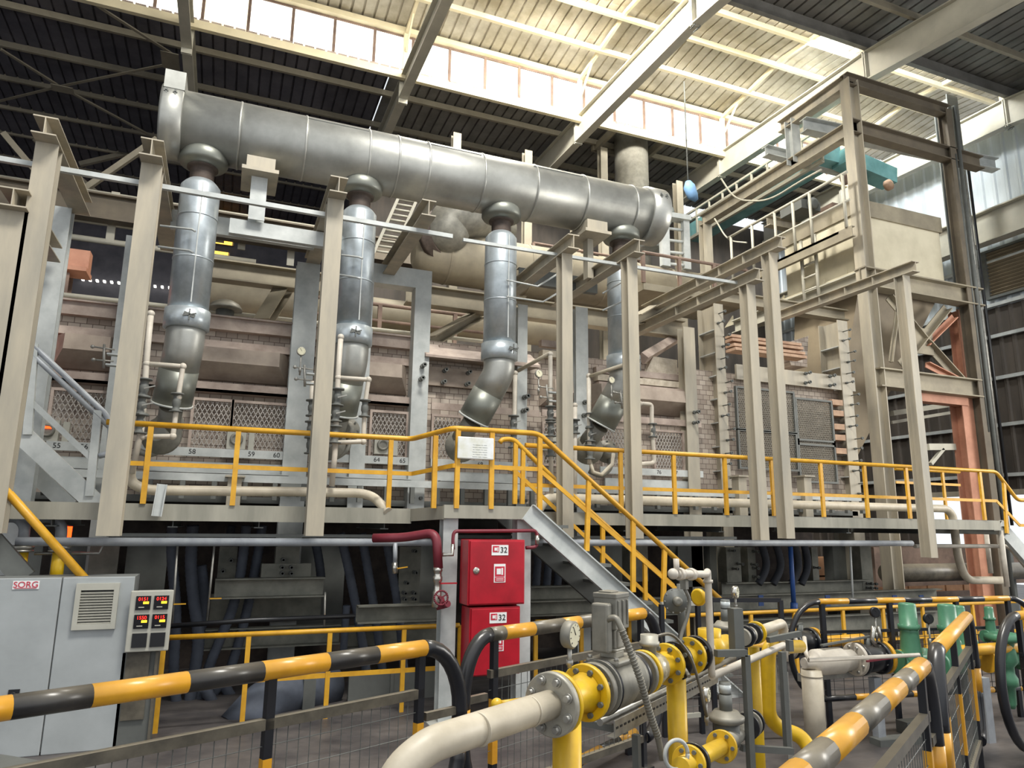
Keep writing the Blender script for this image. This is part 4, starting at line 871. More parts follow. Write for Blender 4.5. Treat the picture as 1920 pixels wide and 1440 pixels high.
# hose cabinets
for k, (xa, ya, xb_, yb_, lab) in enumerate(((880, 1012, 985, 1133, 'upper red fire hose cabinet with a numbered label, fixed on the walkway columns'), (882, 1140, 976, 1264, 'lower red fire hose cabinet with a numbered label, below the first one'))):
    Yf = 6.1; a, c = P(xa, ya, Y=Yf), P(xb_, yb_, Y=Yf); x0, x1, z0, z1 = a.x, c.x, c.z, a.z
    t = thing('hose_cabinet', lab, 'fire cabinet', ((x0+x1)/2, Yf+.12, z0), 'red fire hose cabinets')
    b = B(); b.box((x0, Yf+.02, z0), (x1, Yf+.25, z1)); put('body', b, 'red', t, bevel=.006)
    b = B(); b.box((x0+.012, Yf, z0+.012), (x1-.012, Yf+.02, z1-.012)); dr = put('door', b, 'red', t, bevel=.005)
    b = B(); p = P((886, 884)[k], (1070, 1203)[k], Y=Yf); p.x = x0+.07; b.lathe((p.x, Yf, p.z), (0, -1, 0), [(0, .03), (.006, .03), (.01, .022), (.012, .01)], 20); b.bar((p.x, Yf-.014, p.z-.012), (p.x, Yf-.014, p.z+.012), .006, .006); put('lock', b, 'chrome', dr)
    q = (x0+x1)/2+.02; z = z1-.09
    b = B(); b.box((q-.08, Yf-.003, z-.045), (q+.08, Yf, z+.045)); put('number_label', b, 'white', dr)
    text('number', '32', (q+.035, Yf-.004, z), (1, 0, 0), (0, 0, 1), .07, 'ink', dr)
    b = B(); b.box((q-.07, Yf-.005, z-.018), (q-.01, Yf-.003, z+.036)); put('hose_symbol', b, 'label_red', dr); b = B(); b.box((q-.055, Yf-.007, z-.005), (q-.03, Yf-.005, z+.022)); b.box((q-.026, Yf-.007, z-.012), (q-.018, Yf-.005, z+.026)); put('symbol_mark', b, 'white', dr)
    z = z1-.29
    b = B(); b.box((q-.055, Yf-.003, z-.08), (q+.055, Yf, z+.08)); put('sign', b, 'white', dr)
    b = B(); b.box((q-.046, Yf-.005, z-.03), (q+.046, Yf-.003, z+.058)); b.box((q-.046, Yf-.005, z-.072), (q+.046, Yf-.003, z-.036)); put('sign_field', b, 'label_red', dr)
    b = B(); b.box((q-.03, Yf-.007, z-.01), (q+.01, Yf-.005, z+.04)); b.box((q+.015, Yf-.007, z-.015), (q+.03, Yf-.005, z+.045)); b.box((q-.035, Yf-.007, z-.05), (q+.035, Yf-.005, z-.046)); b.box((q-.035, Yf-.007, z-.062), (q+.035, Yf-.005, z-.058)); put('sign_mark', b, 'white', dr)
# red fire pipe with valves
t = thing('fire_pipe', 'dark red fire water pipe with a handwheel valve left of the red cabinets', 'pipe', tuple(P(822, 1145, Y=6.35)))
YF = 6.3
b = B(); b.tube([P(700, 1009, Y=6.75), P(757, 1008, Y=6.6), P(818, 998, Y=YF+.05), P(822, 1066, Y=YF)], .042, 14, bend=.1); put('pipe', b, 'red_dark', t)
b = B(); b.lathe(P(821, 1064, Y=YF), (0, 0, -1), [(0, .04), (.03, .045), (.04, .035), (.07, .035), (.08, .045), (.11, .045), (.13, .032), (.2, .032), (.21, .042), (.25, .042), (.3, .05), (.34, .04)], 18); put('coupling', b, 'chrome', t)
b = B(); p = P(826, 1094, Y=YF-.05); b.bar(p, p+V((.15, 0, .0)), .02, .012); put('lever', b, 'red', t)
p = P(827, 1121, Y=YF-.1); b = B()
for k in range(24): a0, a1 = 2*pi*k/24, 2*pi*(k+1)/24; b.tube([p+V((math.cos(a0), 0, math.sin(a0)))*.06, p+V((math.cos(a1), 0, math.sin(a1)))*.06], .009, 6)
for k in range(3): a0 = 2*pi*k/3+.5; b.bar(p, p+V((math.cos(a0), 0, math.sin(a0)))*.06, .01, .01, (0, 1, 0))
b.tube([p+V((0, -.01, 0)), p+V((0, .1, 0))], .016, 8); put('handwheel', b, 'red_dark', t)
b = B(); b.tube([P(823, 1120, Y=YF), P(828, 1142, Y=YF-.02)], .045, 12); b.tube([P(828, 1136, Y=YF), P(840, 1132, Y=YF-.1)], .03, 10); put('outlet', b, 'red_dark', t)
b = B(); Yq = 6.2; b.tube([P(850, 1030, Y=Yq), P(849, 1012, Y=Yq), P(851, 996, Y=Yq), P(1004, 995, Y=Yq), P(1008, 1005, Y=Yq), P(1007, 1026, Y=Yq), P(986, 1027, Y=Yq)], .016, 10, bend=.05); put('fire_branch_pipe', b, 'red_dark', label='thin dark red pipe looping over the upper red cabinet', cat='pipe')
b = B(); b.tube([P(830, 1040, Y=Yq), P(848, 1040, Y=Yq), P(849, 1020, Y=Yq)], .018, 10); put('pipe_fitting', b, 'chrome', label='brass elbow fitting left of the upper red cabinet', cat='fitting')
b = B(); b.tube([P(1007, 1004, Y=Yq-.01), P(1007, 1020, Y=Yq-.01)], .022, 8); put('pipe_fitting', b, 'chrome', label='brass fitting on the thin red pipe right of the upper red cabinet', cat='fitting')
# pipes at the far left
for k, (pts, r_) in enumerate((([(-30, 972), (33, 970), (47, 985), (43, 1022)], .042), ([(30, 972), (100, 970), (116, 985), (113, 1022)], .045))):
    t = thing('gas_inlet', 'grey bent pipe with a flanged yellow lower end above the grey cabinet, %s one' % ('left', 'right')[k], 'pipe', tuple(P(*pts[-1], Y=7.2)-V((0, 0, .3))), 'bent inlet pipes')
    b = B(); b.tube([P(x, y, Y=7.2) for x, y in pts], r_, 14, bend=.1); put('pipe', b, 'grey_pipe', t)
    p = P(*pts[-1], Y=7.2); b = B(); b.lathe(p, (0, 0, -1), [(0, .08), (.02, .085), (.035, .08), (.036, .05), (.04, .085), (.055, .085), (.06, .05)], 20); put('flange', b, 'galv', t)
    b = B(); b.tube([p-V((0, 0, .05)), p-V((0, 0, .36))], .05, 16); put('yellow_pipe', b, 'yellow_gas', t)
    b = B(); b.tube([p+V((.09, 0, -.07)), p+V((.3, 0, -.07)), p+V((.32, 0, 0))], .013, 8); b.ball(p+V((.32, 0, .02)), .03); put('small_valve', b, 'galv', t)
b = B(); a = P(123, 987, Y=7.5); b.box((a.x, 7.5, a.z-.1), (a.x+.05, 7.53, a.z)); put('flame_port', b, 'fire', label='small glowing orange port beside the bent grey pipes', cat='glow')
# ================================================================ CREAM GAS MAIN AND BURNER VALVE TRAINS (furnace)
YP = 7.9
YP = 7.3
t = thing('gas_main', 'cream gas main pipe along the walkway with bends, left part', 'pipe', tuple(P(600, 925, Y=YP)), 'cream gas mains')
b = B(); b.tube([P(246, 862, Y=YP), P(243, 905, Y=YP), P(275, 919, Y=YP), P(560, 922, Y=YP), P(695, 925, Y=YP), P(728, 960, Y=YP-.3)], .046, 16, bend=.16); put('pipe', b, 'cream_pipe', t)
t = thing('gas_main', 'cream gas main pipe along the walkway ending in a drop on the right', 'pipe', tuple(P(1400, 945, Y=YP)), 'cream gas mains')
b = B(); z = P(1300, 941, Y=7.75).z; A, C = P(1015, 942, Y=7.75), P(1775, 955, Y=7.75); E2 = P(1793, 1092, Y=7.75)
b.tube([A+V((-.1, -.1, -.12)), (A.x+.05, 7.75, z), (C.x, 7.75, z), (P(1790, 1000, Y=7.75).x, 7.75, z-.1), P(1797, 1050, Y=7.75), P(1812, 1088, Y=7.75), P(1884, 1088, Y=7.75)], .058, 16, bend=.25); put('pipe', b, 'cream_pipe', t)
def valve(b, p, ax, r, n=4):
    ax = V(ax).normalized(); b.lathe(V(p)-ax*.09, ax, [(0, r*1.9), (.015, r*1.9), (.016, r*1.1), (.05, r*1.0), (.07, r*1.25), (.11, r*1.25), (.13, r*1.0), (.164, r*1.1), (.165, r*1.9), (.18, r*1.9)], 18)
def train(lab, vert, br, valves, bvalves, Y=7.75, extra=None):
    t = thing('burner_pipework', lab, 'pipe', tuple(P(*vert[-1], Y=Y)), 'burner pipework with dark valves')
    b = B(); b.tube([P(*v, Y=Y) for v in vert], .027, 12, bend=.05); b.ball(P(*vert[0], Y=Y), .034); put('riser', b, 'white_pipe', t)
    if br:
        b = B(); b.tube([P(*v, Y=Y) for v in br], .023, 12, bend=.02)
        for v in br: b.ball(P(*v, Y=Y), .033)
        put('bypass', b, 'white_pipe', t)
    for v in valves: b = B(); valve(b, P(*v, Y=Y), P(*vert[0], Y=Y)-P(*vert[-1], Y=Y), .034); put('valve', b, 'steel_dark', t)
    for v in bvalves: b = B(); valve(b, P(*v, Y=Y), (0, 0, 1), .03); put('valve', b, 'steel_dark', t)
    for v in valves[:2]:
        b = B(); p = P(*v, Y=Y-.06); b.bar(p, p+V((.09, 0, .03)), .012, .012); put('lever', b, 'galv', t)
    if extra: extra(t)
    return t
train('burner pipework with a bypass loop left of the first duct branch', [(283, 588), (276, 660), (266, 800), (247, 888)], [(275, 682), (343, 687), (334, 745), (324, 818), (266, 819)], [(270, 728), (266, 760), (263, 795)], [(331, 755)], Y=7.22)
train('burner pipework with a bypass loop in front of the second duct branch', [(639, 632), (634, 700), (628, 850), (622, 912)], [(634, 708), (691, 712), (684, 762), (681, 828), (628, 830)], [(633, 745), (630, 775), (628, 815)], [(684, 766)], Y=7.22)
train('burner pipework with a slanting feed right of the third duct branch', [(1032, 664), (1032, 760), (1034, 930)], None, [(1032, 775), (1033, 805), (1033, 842)], [], extra=lambda t: (lambda b: (b.tube([P(1032, 662, Y=7.75), P(972, 695, Y=8.4)], .025, 12), put('feed', b, 'cream_pipe', t)))(B()))
train('short burner riser just right of the third duct branch', [(966, 700), (963, 860)], None, [(963, 793), (963, 826)], [])
train('burner pipework with a hose loop left of the fourth duct branch', [(1104, 705), (1105, 870)], None, [(1108, 788), (1107, 815), (1106, 848)], [], extra=lambda t: (lambda b: (b.tube([P(1104, 706, Y=7.75), P(1173, 683, Y=7.2)], .023, 12), b.tube([P(1106, 865, Y=7.75), P(1112, 885, Y=7.75), P(1128, 890, Y=7.75), P(1148, 870, Y=7.75), P(1150, 850, Y=7.75)], .024, 10), put('feed', b, 'cream_pipe', t)))(B()))
train('burner bypass loop right of the hanging post at the fourth duct branch', [(1200, 757), (1222, 758), (1222, 800), (1227, 868), (1184, 872), (1184, 940)], None, [], [(1224, 807)])
train('dim burner valve pair seen left of the hanging post at the second duct branch', [(586, 720), (583, 860)], None, [(585, 765), (583, 805), (582, 835)], [])
train('short riser with dark flanges right of the stair-side hanging post', [(1078, 760), (1078, 938)], None, [(1078, 800)], [])
for k, (px, py, lab) in enumerate(((1132, 850, 'round flanged burner body with a hose loop behind the right guard rail'), (322, 802, 'round burner body behind the first bypass loop'), (650, 812, 'round burner body behind the second bypass loop'))):
    p = P(px, py, Y=8.1); b = B(); b.lathe(p, (-.2, -1, .1), [(0, .09), (.1, .1), (.11, .15), (.13, .15), (.135, .1), (.2, .1), (.22, .05)], 24); t = put('gas_burner', b, 'castgrey', label=lab, cat='burner', group='round burner bodies')
    b = B(); b.bolts(p+V((-.02, -.13, .013)), (-.2, -1, .1), .125, 8, .012, .03); put('bolt', b, 'steel_dark', t)
    b = B(); q = p+V((0, -.15, -.05)); b.tube([q, q+V((0, -.05, -.15)), q+V((-.15, -.05, -.27)), q+V((-.3, 0, -.2))], .03, 10, bend=.1); put('hose', b, 'castgrey', t)
def gauge(px, py, Y, r, lab, ax=(0, -1, 0), m='galv', stem=.12, name='pressure_gauge', loc=None, grp=None):
    p = loc or P(px, py, Y=Y); ax = V(ax).normalized(); t = thing(name, lab, 'gauge', tuple(p-V((0, 0, r+stem))), grp)
    b = B(); b.lathe(p-ax*r*.35, ax, [(0, r*.92), (.1*r, r), (.72*r, r), (.8*r, r*.9)], 28); put('case', b, m, t)
    b = B(); b.lathe(p+ax*r*.455, ax, [(0, r*.86), (.001, r*.86)], 28); dl = put('dial', b, 'dial', t)
    sd2 = ax.cross(V((0, 0, 1))).normalized(); q = p+ax*(r*.48+.001); b = B(); b.bar(q+sd2*r*-.1, q+sd2*r*.3+V((0, 0, r*.6)), r*.05, .002, ax)
    for k in range(9):
        a0 = pi*1.25-k*pi*1.5/8; e = sd2*math.cos(a0)+V((0, 0, 1))*math.sin(a0); b.bar(q+e*r*.68, q+e*r*.8, r*.05, .002, ax)
    put('needle', b, 'ink', dl)
    if stem: b = B(); b.tube([p-V((0, 0, r*.9)), p-V((0, 0, r+stem))], r*.18, 8); b.tube([p-V((0, 0, r+stem*.6)), p-V((0, 0, r+stem*.85))], r*.3, 6); put('stem', b, 'galv', t)
    return t
gauge(565, 659, 7.27, .045, stem=.2, lab='small white pressure gauge on a bracket left of the second duct branch', grp='small gauges on furnace brackets')
gauge(1010, 701, 7.27, .045, stem=.2, lab='small pressure gauge on a bracket between the third branch and its post', grp='small gauges on furnace brackets')
gauge(1146, 713, 7.27, .042, stem=.2, lab='small pressure gauge beside the fourth duct branch', grp='small gauges on furnace brackets')
for k, (px, py, lab) in enumerate(((205, 672, 'small bracket with valves left of the first pipework'), (578, 708, 'small bracket with a manifold left of the second pipework'), (1030, 742, 'small bracket with a manifold beside the stair-side post'), (1168, 752, 'small bracket with a manifold at the fourth branch'))):
    t = thing('valve_bracket', lab, 'bracket', tuple(P(px, py+15, Y=7.3)), 'brackets with small valves'); p = P(px, py, Y=7.3)
    b = B(); b.box(p+V((-.02, -.04, .03)), p+V((.22, .04, .045))); b.box(p+V((-.02, -.04, -.07)), p+V((.22, .04, -.055))); put('shelf', b, 'steel', t)
    b = B(); b.tube([p+V((-.05, -.03, .12)), p+V((-.03, -.03, -.1))], .012, 8); b.tube([p+V((-.14, -.03, .09)), p+V((.04, -.03, .08))], .008, 8); b.tube([p+V((-.12, -.03, -.03)), p+V((.04, -.03, -.03))], .008, 8); b.ball(p+V((-.14, -.03, .09)), .018); b.ball(p+V((-.12, -.03, -.03)), .018); put('manifold', b, 'galv', t)
# ================================================================ STRIPED BARRIERS
def striped(bld_pts, r, cols, seg, name, par, n=14, start=0):
    segs = list(seg) if isinstance(seg, (list, tuple)) else None
    """tube path cut into colour lengths; each colour length one part"""
    pts = [V(p) for p in bld_pts]; L = [0]
    for a, c in zip(pts, pts[1:]): L.append(L[-1]+(c-a).length)
    def at(s):
        for i in range(len(pts)-1):
            if s <= L[i+1] or i == len(pts)-2:
                return pts[i]+(pts[i+1]-pts[i])*((s-L[i])/max(1e-6, L[i+1]-L[i]))
    s = 0; k = start
    while s < L[-1]-1e-4:
        e = min(L[-1], (segs.pop(0) if segs else L[-1]) if segs is not None else s+seg); q = [at(s)]+[pts[i] for i in range(len(pts)) if s < L[i] < e]+[at(e)]
        b = B(); b.tube(q, r, n); put(name, b, cols[k % len(cols)], par); s = e; k += 1
def arcpts(c, d, rx, rz, a0, a1, n=8):   # ellipse in the vertical plane holding d
    d = V(d); return [V(c)+d*rx*math.cos(a0+(a1-a0)*k/n)+V((0, 0, 1))*rz*math.sin(a0+(a1-a0)*k/n) for k in range(n+1)]
def wires(par, o, d, L, z0, z1, m='steel_dark', ph=.055, pv=.11, r=.0022):
    b = B(); d = V(d); o = V(o); s = ph
    while s < L: b.tube([o+d*s+V((0, 0, z0)), o+d*s+V((0, 0, z1))], r, 4); s += ph
    z = z0+pv
    while z < z1: b.tube([o+V((0, 0, z)), o+d*L+V((0, 0, z))], r, 4); z += pv
    put('wire_mesh', b, m, par)
TZ = 1.06; TR = .042
def barrier(A, C, label, seg=.27, left=False, right=False, posts=(), colL=('stripe_yellow', 'blackpaint'), colT=('stripe_yellow', 'stripe_grey'), start=0, rail=.84, low=.2, group='black and yellow striped barriers', yellowpost=(), arcw=.26):
    A, C = V((A[0], A[1], 0)), V((C[0], C[1], 0)); d = (C-A).normalized(); L = (C-A).length
    t = thing('striped_barrier', label, 'barrier', tuple((A+C)/2), group)
    striped([A+V((0, 0, TZ)), C+V((0, 0, TZ))], TR, colT, seg, 'top_tube', t, start=start)
    ends = []
    if left: ends.append((A, -1))
    if right: ends.append((C, 1))
    for E3, sg in ends:
        rz = .34; q = arcpts(E3+V((0, 0, TZ-rz)), d*sg, arcw, rz, pi/2, 0); b = B(); b.tube(q+[q[-1]-V((0, 0, .04))], TR, 14); put('end_bend', b, 'blackpaint', t)
        p = q[-1]-V((0, 0, .04)); b = B(); b.tube([p, p-V((0, 0, .17))], TR*1.02, 14); put('end_band', b, 'stripe_yellow', t)
        p = p-V((0, 0, .17)); q = arcpts(E3+V((0, 0, low+rz)), d*sg, arcw, rz, 0, -pi/2); b = B(); b.tube([p]+q, TR, 14); put('end_bend', b, 'blackpaint', t)
        b = B(); b.bar(E3+d*sg*.02+V((0, 0, rail-.12)), E3+d*sg*arcw+V((0, 0, rail-.12)), .03, .04); put('rung', b, 'stripe_grey', t)
    b = B(); b.bar(A+V((0, 0, rail)), C+V((0, 0, rail)), .035, .045); b.bar(A+V((0, 0, low)), C+V((0, 0, low)), .035, .045); put('frame_rail', b, 'stripe_grey', t)
    for s in posts:
        b = B(); p = A+d*s; b.bar(p, p+V((0, 0, TZ)), .04, .035, V((0, 0, 1)).cross(d)); b.obox(p+V((0, 0, .006)), (.12, .1, .012), d); put('post', b, 'blackpaint', t)
        b = B(); b.bar(p+V((0, 0, .35)), p+V((0, 0, .7)), .042, .037, V((0, 0, 1)).cross(d)); put('post_band', b, 'stripe_yellow', t)
    wires(t, A, d, L, low, rail)
    return t
b0, b1 = P(-160, 1352, Z=TZ), P(795, 1215, Z=TZ); dd = (b1-b0).normalized()
LL = (b1-b0).length
BR = [(P(x, 1352-.1435*(x+160), Z=TZ)-b0).length for x in (20, 170, 350, 490, 612, 705)]
barrier(b0, b1, 'long striped barrier with wire mesh crossing the lower left in front of the cabinet', right=True, posts=(LL-.02, LL-.85, LL-1.9), seg=BR, start=0, colT=('stripe_yellow', 'stripe_black'))
c0, c1 = P(918, 1190, Z=TZ), P(1205, 1150, Z=TZ)
barrier(c0, c1, 'striped barrier with wire mesh behind the motor valve, in front of the red cabinets', left=True, right=True, posts=(.04, (c1-c0).length-.03), seg=[(P(x, 1190-.1394*(x-918), Z=TZ)-c0).length for x in (943, 998, 1055, 1085, 1168)], start=1, arcw=.2)
e0, e1 = P(1380, 1560, Z=TZ), P(1728, 1249, Z=TZ)
barrier(e0, e1, 'dusty striped barrier running into the lower right corner of the foreground', right=True, posts=(.3, (e1-e0).length-.05), seg=[(P(x, 1560-.8937*(x-1380), Z=TZ)-e0).length for x in (1500, 1548, 1604, 1648, 1682, 1704)], start=0, arcw=.16)
f0, f1 = P(1757, 1218, Z=TZ), P(1812, 1157, Z=TZ)
barrier(f0, f1, 'striped barrier with a wire mesh panel continuing behind the foreground one on the right', left=True, right=True, posts=(.1, .8, (f1-f0).length-.05), seg=2.5, arcw=.16, colT=('stripe_yellow',))
w0, w1 = P(1048, 1446, Z=.13), P(1190, 1374, Z=.13); t = thing('striped_pipe', 'black and yellow striped pipe low on the floor under the gas train', 'barrier', tuple((w0+w1)/2-V((0, 0, .13)))); striped([w0, w1], .035, ('blackpaint', 'stripe_yellow'), (w1-w0).length/4, 'tube', t)
for q in (w0*.9+w1*.1, w0*.1+w1*.9): b = B(); b.bar(V((q.x, q.y, 0)), V((q.x, q.y, .12)), .04, .04, (0, 1, 0)); put('foot', b, 'blackpaint', t)
# thin far barrier with round ends
def cbarrier(A, C, label, r, seg, low=.25, bulge=.32, rail=.8, Lonly=False, start=0):
    A, C = V((A[0], A[1], 0)), V((C[0], C[1], 0)); d = (C-A).normalized(); L = (C-A).length; t = thing('striped_barrier', label, 'barrier', tuple((A+C)/2), 'black and yellow striped barriers')
    striped([A+V((0, 0, TZ)), C+V((0, 0, TZ))], r, ('stripe_yellow', 'blackpaint'), seg, 'top_tube', t, start=start); striped([A+V((0, 0, low)), C+V((0, 0, low))], r, ('blackpaint', 'stripe_yellow'), seg, 'bottom_tube', t)
    rz = (TZ-low)/2
    for E3, sg in ((A, -1), (C, 1)):
        if sg > 0 and Lonly: continue
        b = B(); b.tube(arcpts(E3+V((0, 0, TZ-rz)), d*sg, bulge, rz, pi/2, -pi/2, 16), r, 12); put('end_bend', b, 'blackpaint', t)
    b = B(); b.bar(A+V((0, 0, rail)), C+V((0, 0, rail)), .025, .025); put('frame_rail', b, 'blackpaint', t)
    for s in (.03, L*.35, L*.7, L-.03):
        b = B(); p = A+d*s; b.bar(p, p+V((0, 0, TZ)), .04, .035, V((0, 0, 1)).cross(d)); put('post', b, 'blackpaint', t)
    wires(t, A, d, L, low, rail, 'blackpaint', .1, .07, .003)
    return t
h0, h1 = P(1535, 1128, Z=TZ), P(1893, 1122, Z=TZ)
cbarrier(h0, h1, 'thin black and yellow barrier with round ends behind the green regulators', .026, .3)
k0 = P(1905, 1155, Z=TZ); cbarrier(k0, k0+V((1.6, .25, 0)), 'black barrier with a large round end at the right edge', .034, .3, low=.12, bulge=.33, rail=.78, Lonly=True)
# square black gate frames
for k, (pts, Z, lab, m) in enumerate((([(1332, 1125), (1463, 1125)], 5.4, 'black square tube gate frame right of the yellow stair foot', 'blackpaint'), ([(1240, 1133), (1308, 1131)], 4.9, 'small black and pale gate frame at the foot of the yellow stair', 'blackpaint'))):
    a, c = P(*pts[0], Z=1.1 if k == 0 else 1.05), P(*pts[1], Z=1.1 if k == 0 else 1.05); t = thing('gate_frame', lab, 'gate', (a.x, a.y, 0)); d = (c-a).normalized()
    for zz in (0, .4, a.z-.15): b = B(); b.bar(a-V((0, 0, zz)), c-V((0, 0, zz)), .03, .035); put('rail', b, m if k == 0 else 'plastic', t)
    for q in (a, c): b = B(); b.bar(V((q.x, q.y, 0)), q, .035, .035, V((0, 0, 1)).cross(d)); put('post', b, m, t)
    wires(t, V((a.x, a.y, 0)), d, (c-a).length, .15, .7, 'steel_dark', .07, .07)
# low plate in the lower left corner
b = B(); b.prism([P(-60, 1404, Z=.72), P(168, 1441, Z=.72), P(150, 1500, Z=.72), P(-90, 1500, Z=.72)], (0, 0, -.05)); b.prism([P(-55, 1407, Z=.66), P(160, 1443, Z=.66), P(150, 1500, Z=.66), P(-90, 1500, Z=.66)], (0, 0, -.66)); put('low_plinth', b, 'steel_dark', label='dark low plinth with a pale steel edge in the lower left corner', cat='plinth')
# ================================================================ FOREGROUND GAS TRAIN
GZ = 1.07
A0 = P(1035, 1320, Z=GZ); A1 = P(1417, 1186, Z=GZ); gd = (A1-A0).normalized(); gs = gd.cross(V((0, 0, 1)))   # gs points to the camera side
def G(s, u=0, z=0): return A0+gd*s+gs*u+V((0, 0, z))
def sx(px, py): q = P(px, py, Z=GZ); return (q-A0).dot(gd)
print('train s:', [round(sx(*p), 2) for p in ((1035, 1320), (1100, 1302), (1160, 1280), (1212, 1261), (1257, 1246), (1301, 1231), (1345, 1215), (1417, 1186), (1468, 1165))], gs)
t = thing('inlet_pipe', 'thick cream gas pipe with an elbow entering the gas train from the lower left', 'pipe', tuple(G(-.5, 0, -.3)))
e = P(800, 1398, Z=GZ)
b = B(); b.tube([G(-.01), e, e+V((-.1, -.03, -.06)), e+V((-.2, -.1, -.45))], .05, 28, bend=.16); put('pipe', b, 'cream_pipe', t)
b = B(); q = G(-.42); b.lathe(q, gd, [(0, .05), (.003, .0515), (.006, .05)], 28); put('weld_seam', b, 'cream_pipe', t); b = B(); b.lathe(G(-.14), gd, [(0, .05), (.003, .0515), (.006, .05)], 28); put('weld_seam', b, 'cream_pipe', t)
b = B(); b.flange(G(.0), gd, .11, .028); fl = put('flange', b, 'alu', t)
for k in range(8): b = B(); a0 = 2*pi*(k+.5)/8; p = G(0)+(gs*math.cos(a0)+V((0, 0, 1))*math.sin(a0))*.085; b.tube([p-gd*.035, p+gd*.04], .012, 6); b.tube([p-gd*.022, p-gd*.014], .017, 12); put('bolt', b, 'galv', fl)
def disc(t, s, r, th, m, bolts=8, br=.011, name='flange', bl=.05, bm='steel_dark', rr=.78):
    b = B(); b.flange(G(s), gd, r, th); f = put(name, b, m, t)
    for k in range(bolts): b = B(); a0 = 2*pi*(k+.5)/bolts; p = G(s)+(gs*math.cos(a0)+V((0, 0, 1))*math.sin(a0))*r*rr; b.tube([p-gd*bl/2, p+gd*bl/2], br, 6); put('bolt', b, bm, f)
    return f
t = thing('spool_piece', 'yellow gas spool with two flanges standing on a thick yellow post', 'pipe', tuple(G(.1, 0, -GZ)))
b = B(); b.lathe(G(.02), gd, [(0, .075), (.05, .06), (.16, .058), (.2, .075)], 32); put('body', b, 'yellow_gas', t)
disc(t, .035, .108, .02, 'yellow_gas', 0); disc(t, .235, .105, .024, 'yellow_gas', 8)
b = B(); p = G(.1); b.tube([(p.x, p.y, 0), (p.x, p.y, GZ-.05)], .053, 28); put('post', b, 'yellow_gas', t)
b = B(); p = G(-.03, -.13, .0); b.bar(p, p-gd*.02+gs*.14, .02, .012); b.ball(p-gd*.1+gs*-.02, .022); b.tube([p-gd*.1+gs*-.02, p+gs*.02], .012, 8); put('lever', b, 'yellow_gas', t)
# motor valve
t = thing('motor_valve', 'grey cast motor valve with a tall boxy actuator in the gas train', 'valve', tuple(G(.45, 0, -.12)))
disc(t, .30, .1, .03, 'castgrey', 8, .01, bl=.06); disc(t, .345, .108, .012, 'blackpaint', 0)
b = B(); b.lathe(G(.33), gd, [(0, .105), (.02, .105), (.025, .085), (.08, .1), (.16, .1), (.22, .085), (.24, .1), (.26, .1)], 32); body = put('valve_body', b, 'castgrey', t)
b = B(); ax = gd; b.obox(G(.45, 0, .09), (.18, .15, .025), gd); put('bonnet_plate', b, 'castgrey', t, bevel=.01)
for i, j in ((-.075, -.06), (.075, -.06), (-.075, .06), (.075, .06)): b = B(); p = G(.45+i, j, .1); b.tube([p, p+V((0, 0, .014))], .01, 6); put('bolt', b, 'galv', body)
b = B(); b.obox(G(.45, 0, .115), (.075, .075, .03), gd); b.obox(G(.45, 0, .135), (.1, .095, .012), gd); put('neck', b, 'alu', t, bevel=.006)
b = B(); b.obox(G(.45, 0, .178), (.088, .085, .075), gd); b.obox(G(.43, .045, .178), (.03, .012, .07), gd); put('yoke', b, 'alu', t, bevel=.006)
b = B(); b.obox(G(.45, 0, .28), (.112, .105, .13), gd)
for i in (-.038, 0, .038): b.obox(G(.45+i, .055, .28), (.009, .008, .1), gd)
hd = put('actuator', b, 'castgrey', t, bevel=.01)
b = B(); b.obox(G(.45, 0, .347), (.118, .11, .02), gd); b.obox(G(.446, -.01, .36), (.07, .06, .007), gd); put('lid', b, 'castgrey', t, bevel=.008)
b = B(); b.obox(G(.368, 0, .225), (.045, .075, .19), gd); put('side_box', b, 'castgrey', t, bevel=.008)
b = B(); p0 = G(.36, .035, .255); b.tube([p0+gs*-.01, p0+gs*.035+V((0, 0, .02)), p0+gs*.06+V((0, 0, -.03)), G(.385, .11, .16), G(.42, .14, .04), G(.48, .15, -.1), G(.53, .16, -.2), G(.54, .17, -.28)], .0125, 10, bend=.05)
cg = put('conduit_hose', b, 'castgrey', t)
b = B(); ptz = [p0+gs*.06+V((0, 0, -.03)), G(.385, .11, .16), G(.42, .14, .04), G(.48, .15, -.1), G(.53, .16, -.2)]
for a, c in zip(ptz, ptz[1:]):
    n = int((c-a).length/.012)
    for k in range(n): q = a+(c-a)*k/n; b.tube([q, q+(c-a).normalized()*.006], .0148, 10)
put('conduit_rings', b, 'castgrey', cg)
disc(t, .61, .1, .03, 'blackpaint', 6, .01, bl=.06)
# flanges and meter section
t = thing('flow_section', 'short gas train section wrapped in clear film between yellow bolted flanges', 'pipe', tuple(G(.85, 0, -.1)))
b = B(); b.lathe(G(.62), gd, [(0, .06), (.1, .06), (.12, .05), (.3, .05), (.35, .06), (.4, .06)], 24); put('pipe', b, 'yellow_gas', t)
s1, s2, s3 = sx(1212, 1261), sx(1257, 1246), sx(1301, 1231)
disc(t, s1, .093, .024, 'yellow_gas', 8); disc(t, s1-.045, .094, .02, 'castgrey', 0)
disc(t, s2, .093, .024, 'yellow_gas', 8); disc(t, s2+.1, .09, .03, 'blackpaint', 6)
b = B(); b.lathe(G(s1+.02), gd, [(0, .055), (.03, .07), (.07, .075), (.12, .066), (.15, .05)], 14); put('film_wrap', b, 'clear', t)
b = B(); b.lathe(G((s1+s2)/2-.05, 0, .06), (0, 0, 1), [(0, .03), (.04, .03), (.042, .045), (.06, .045), (.062, .04), (.09, .04)], 20); put('sensor_cap', b, 'alu', t)
b = B(); b.tube([G(s1+.1, .02, .14), G(s1+.2, .05, .15), G(s1+.27, .11, .05), G(s1+.3, .14, -.1), G(s1+.31, .16, -.22)], .007, 8, bend=.08); put('cable', b, 'stripe_grey', t)
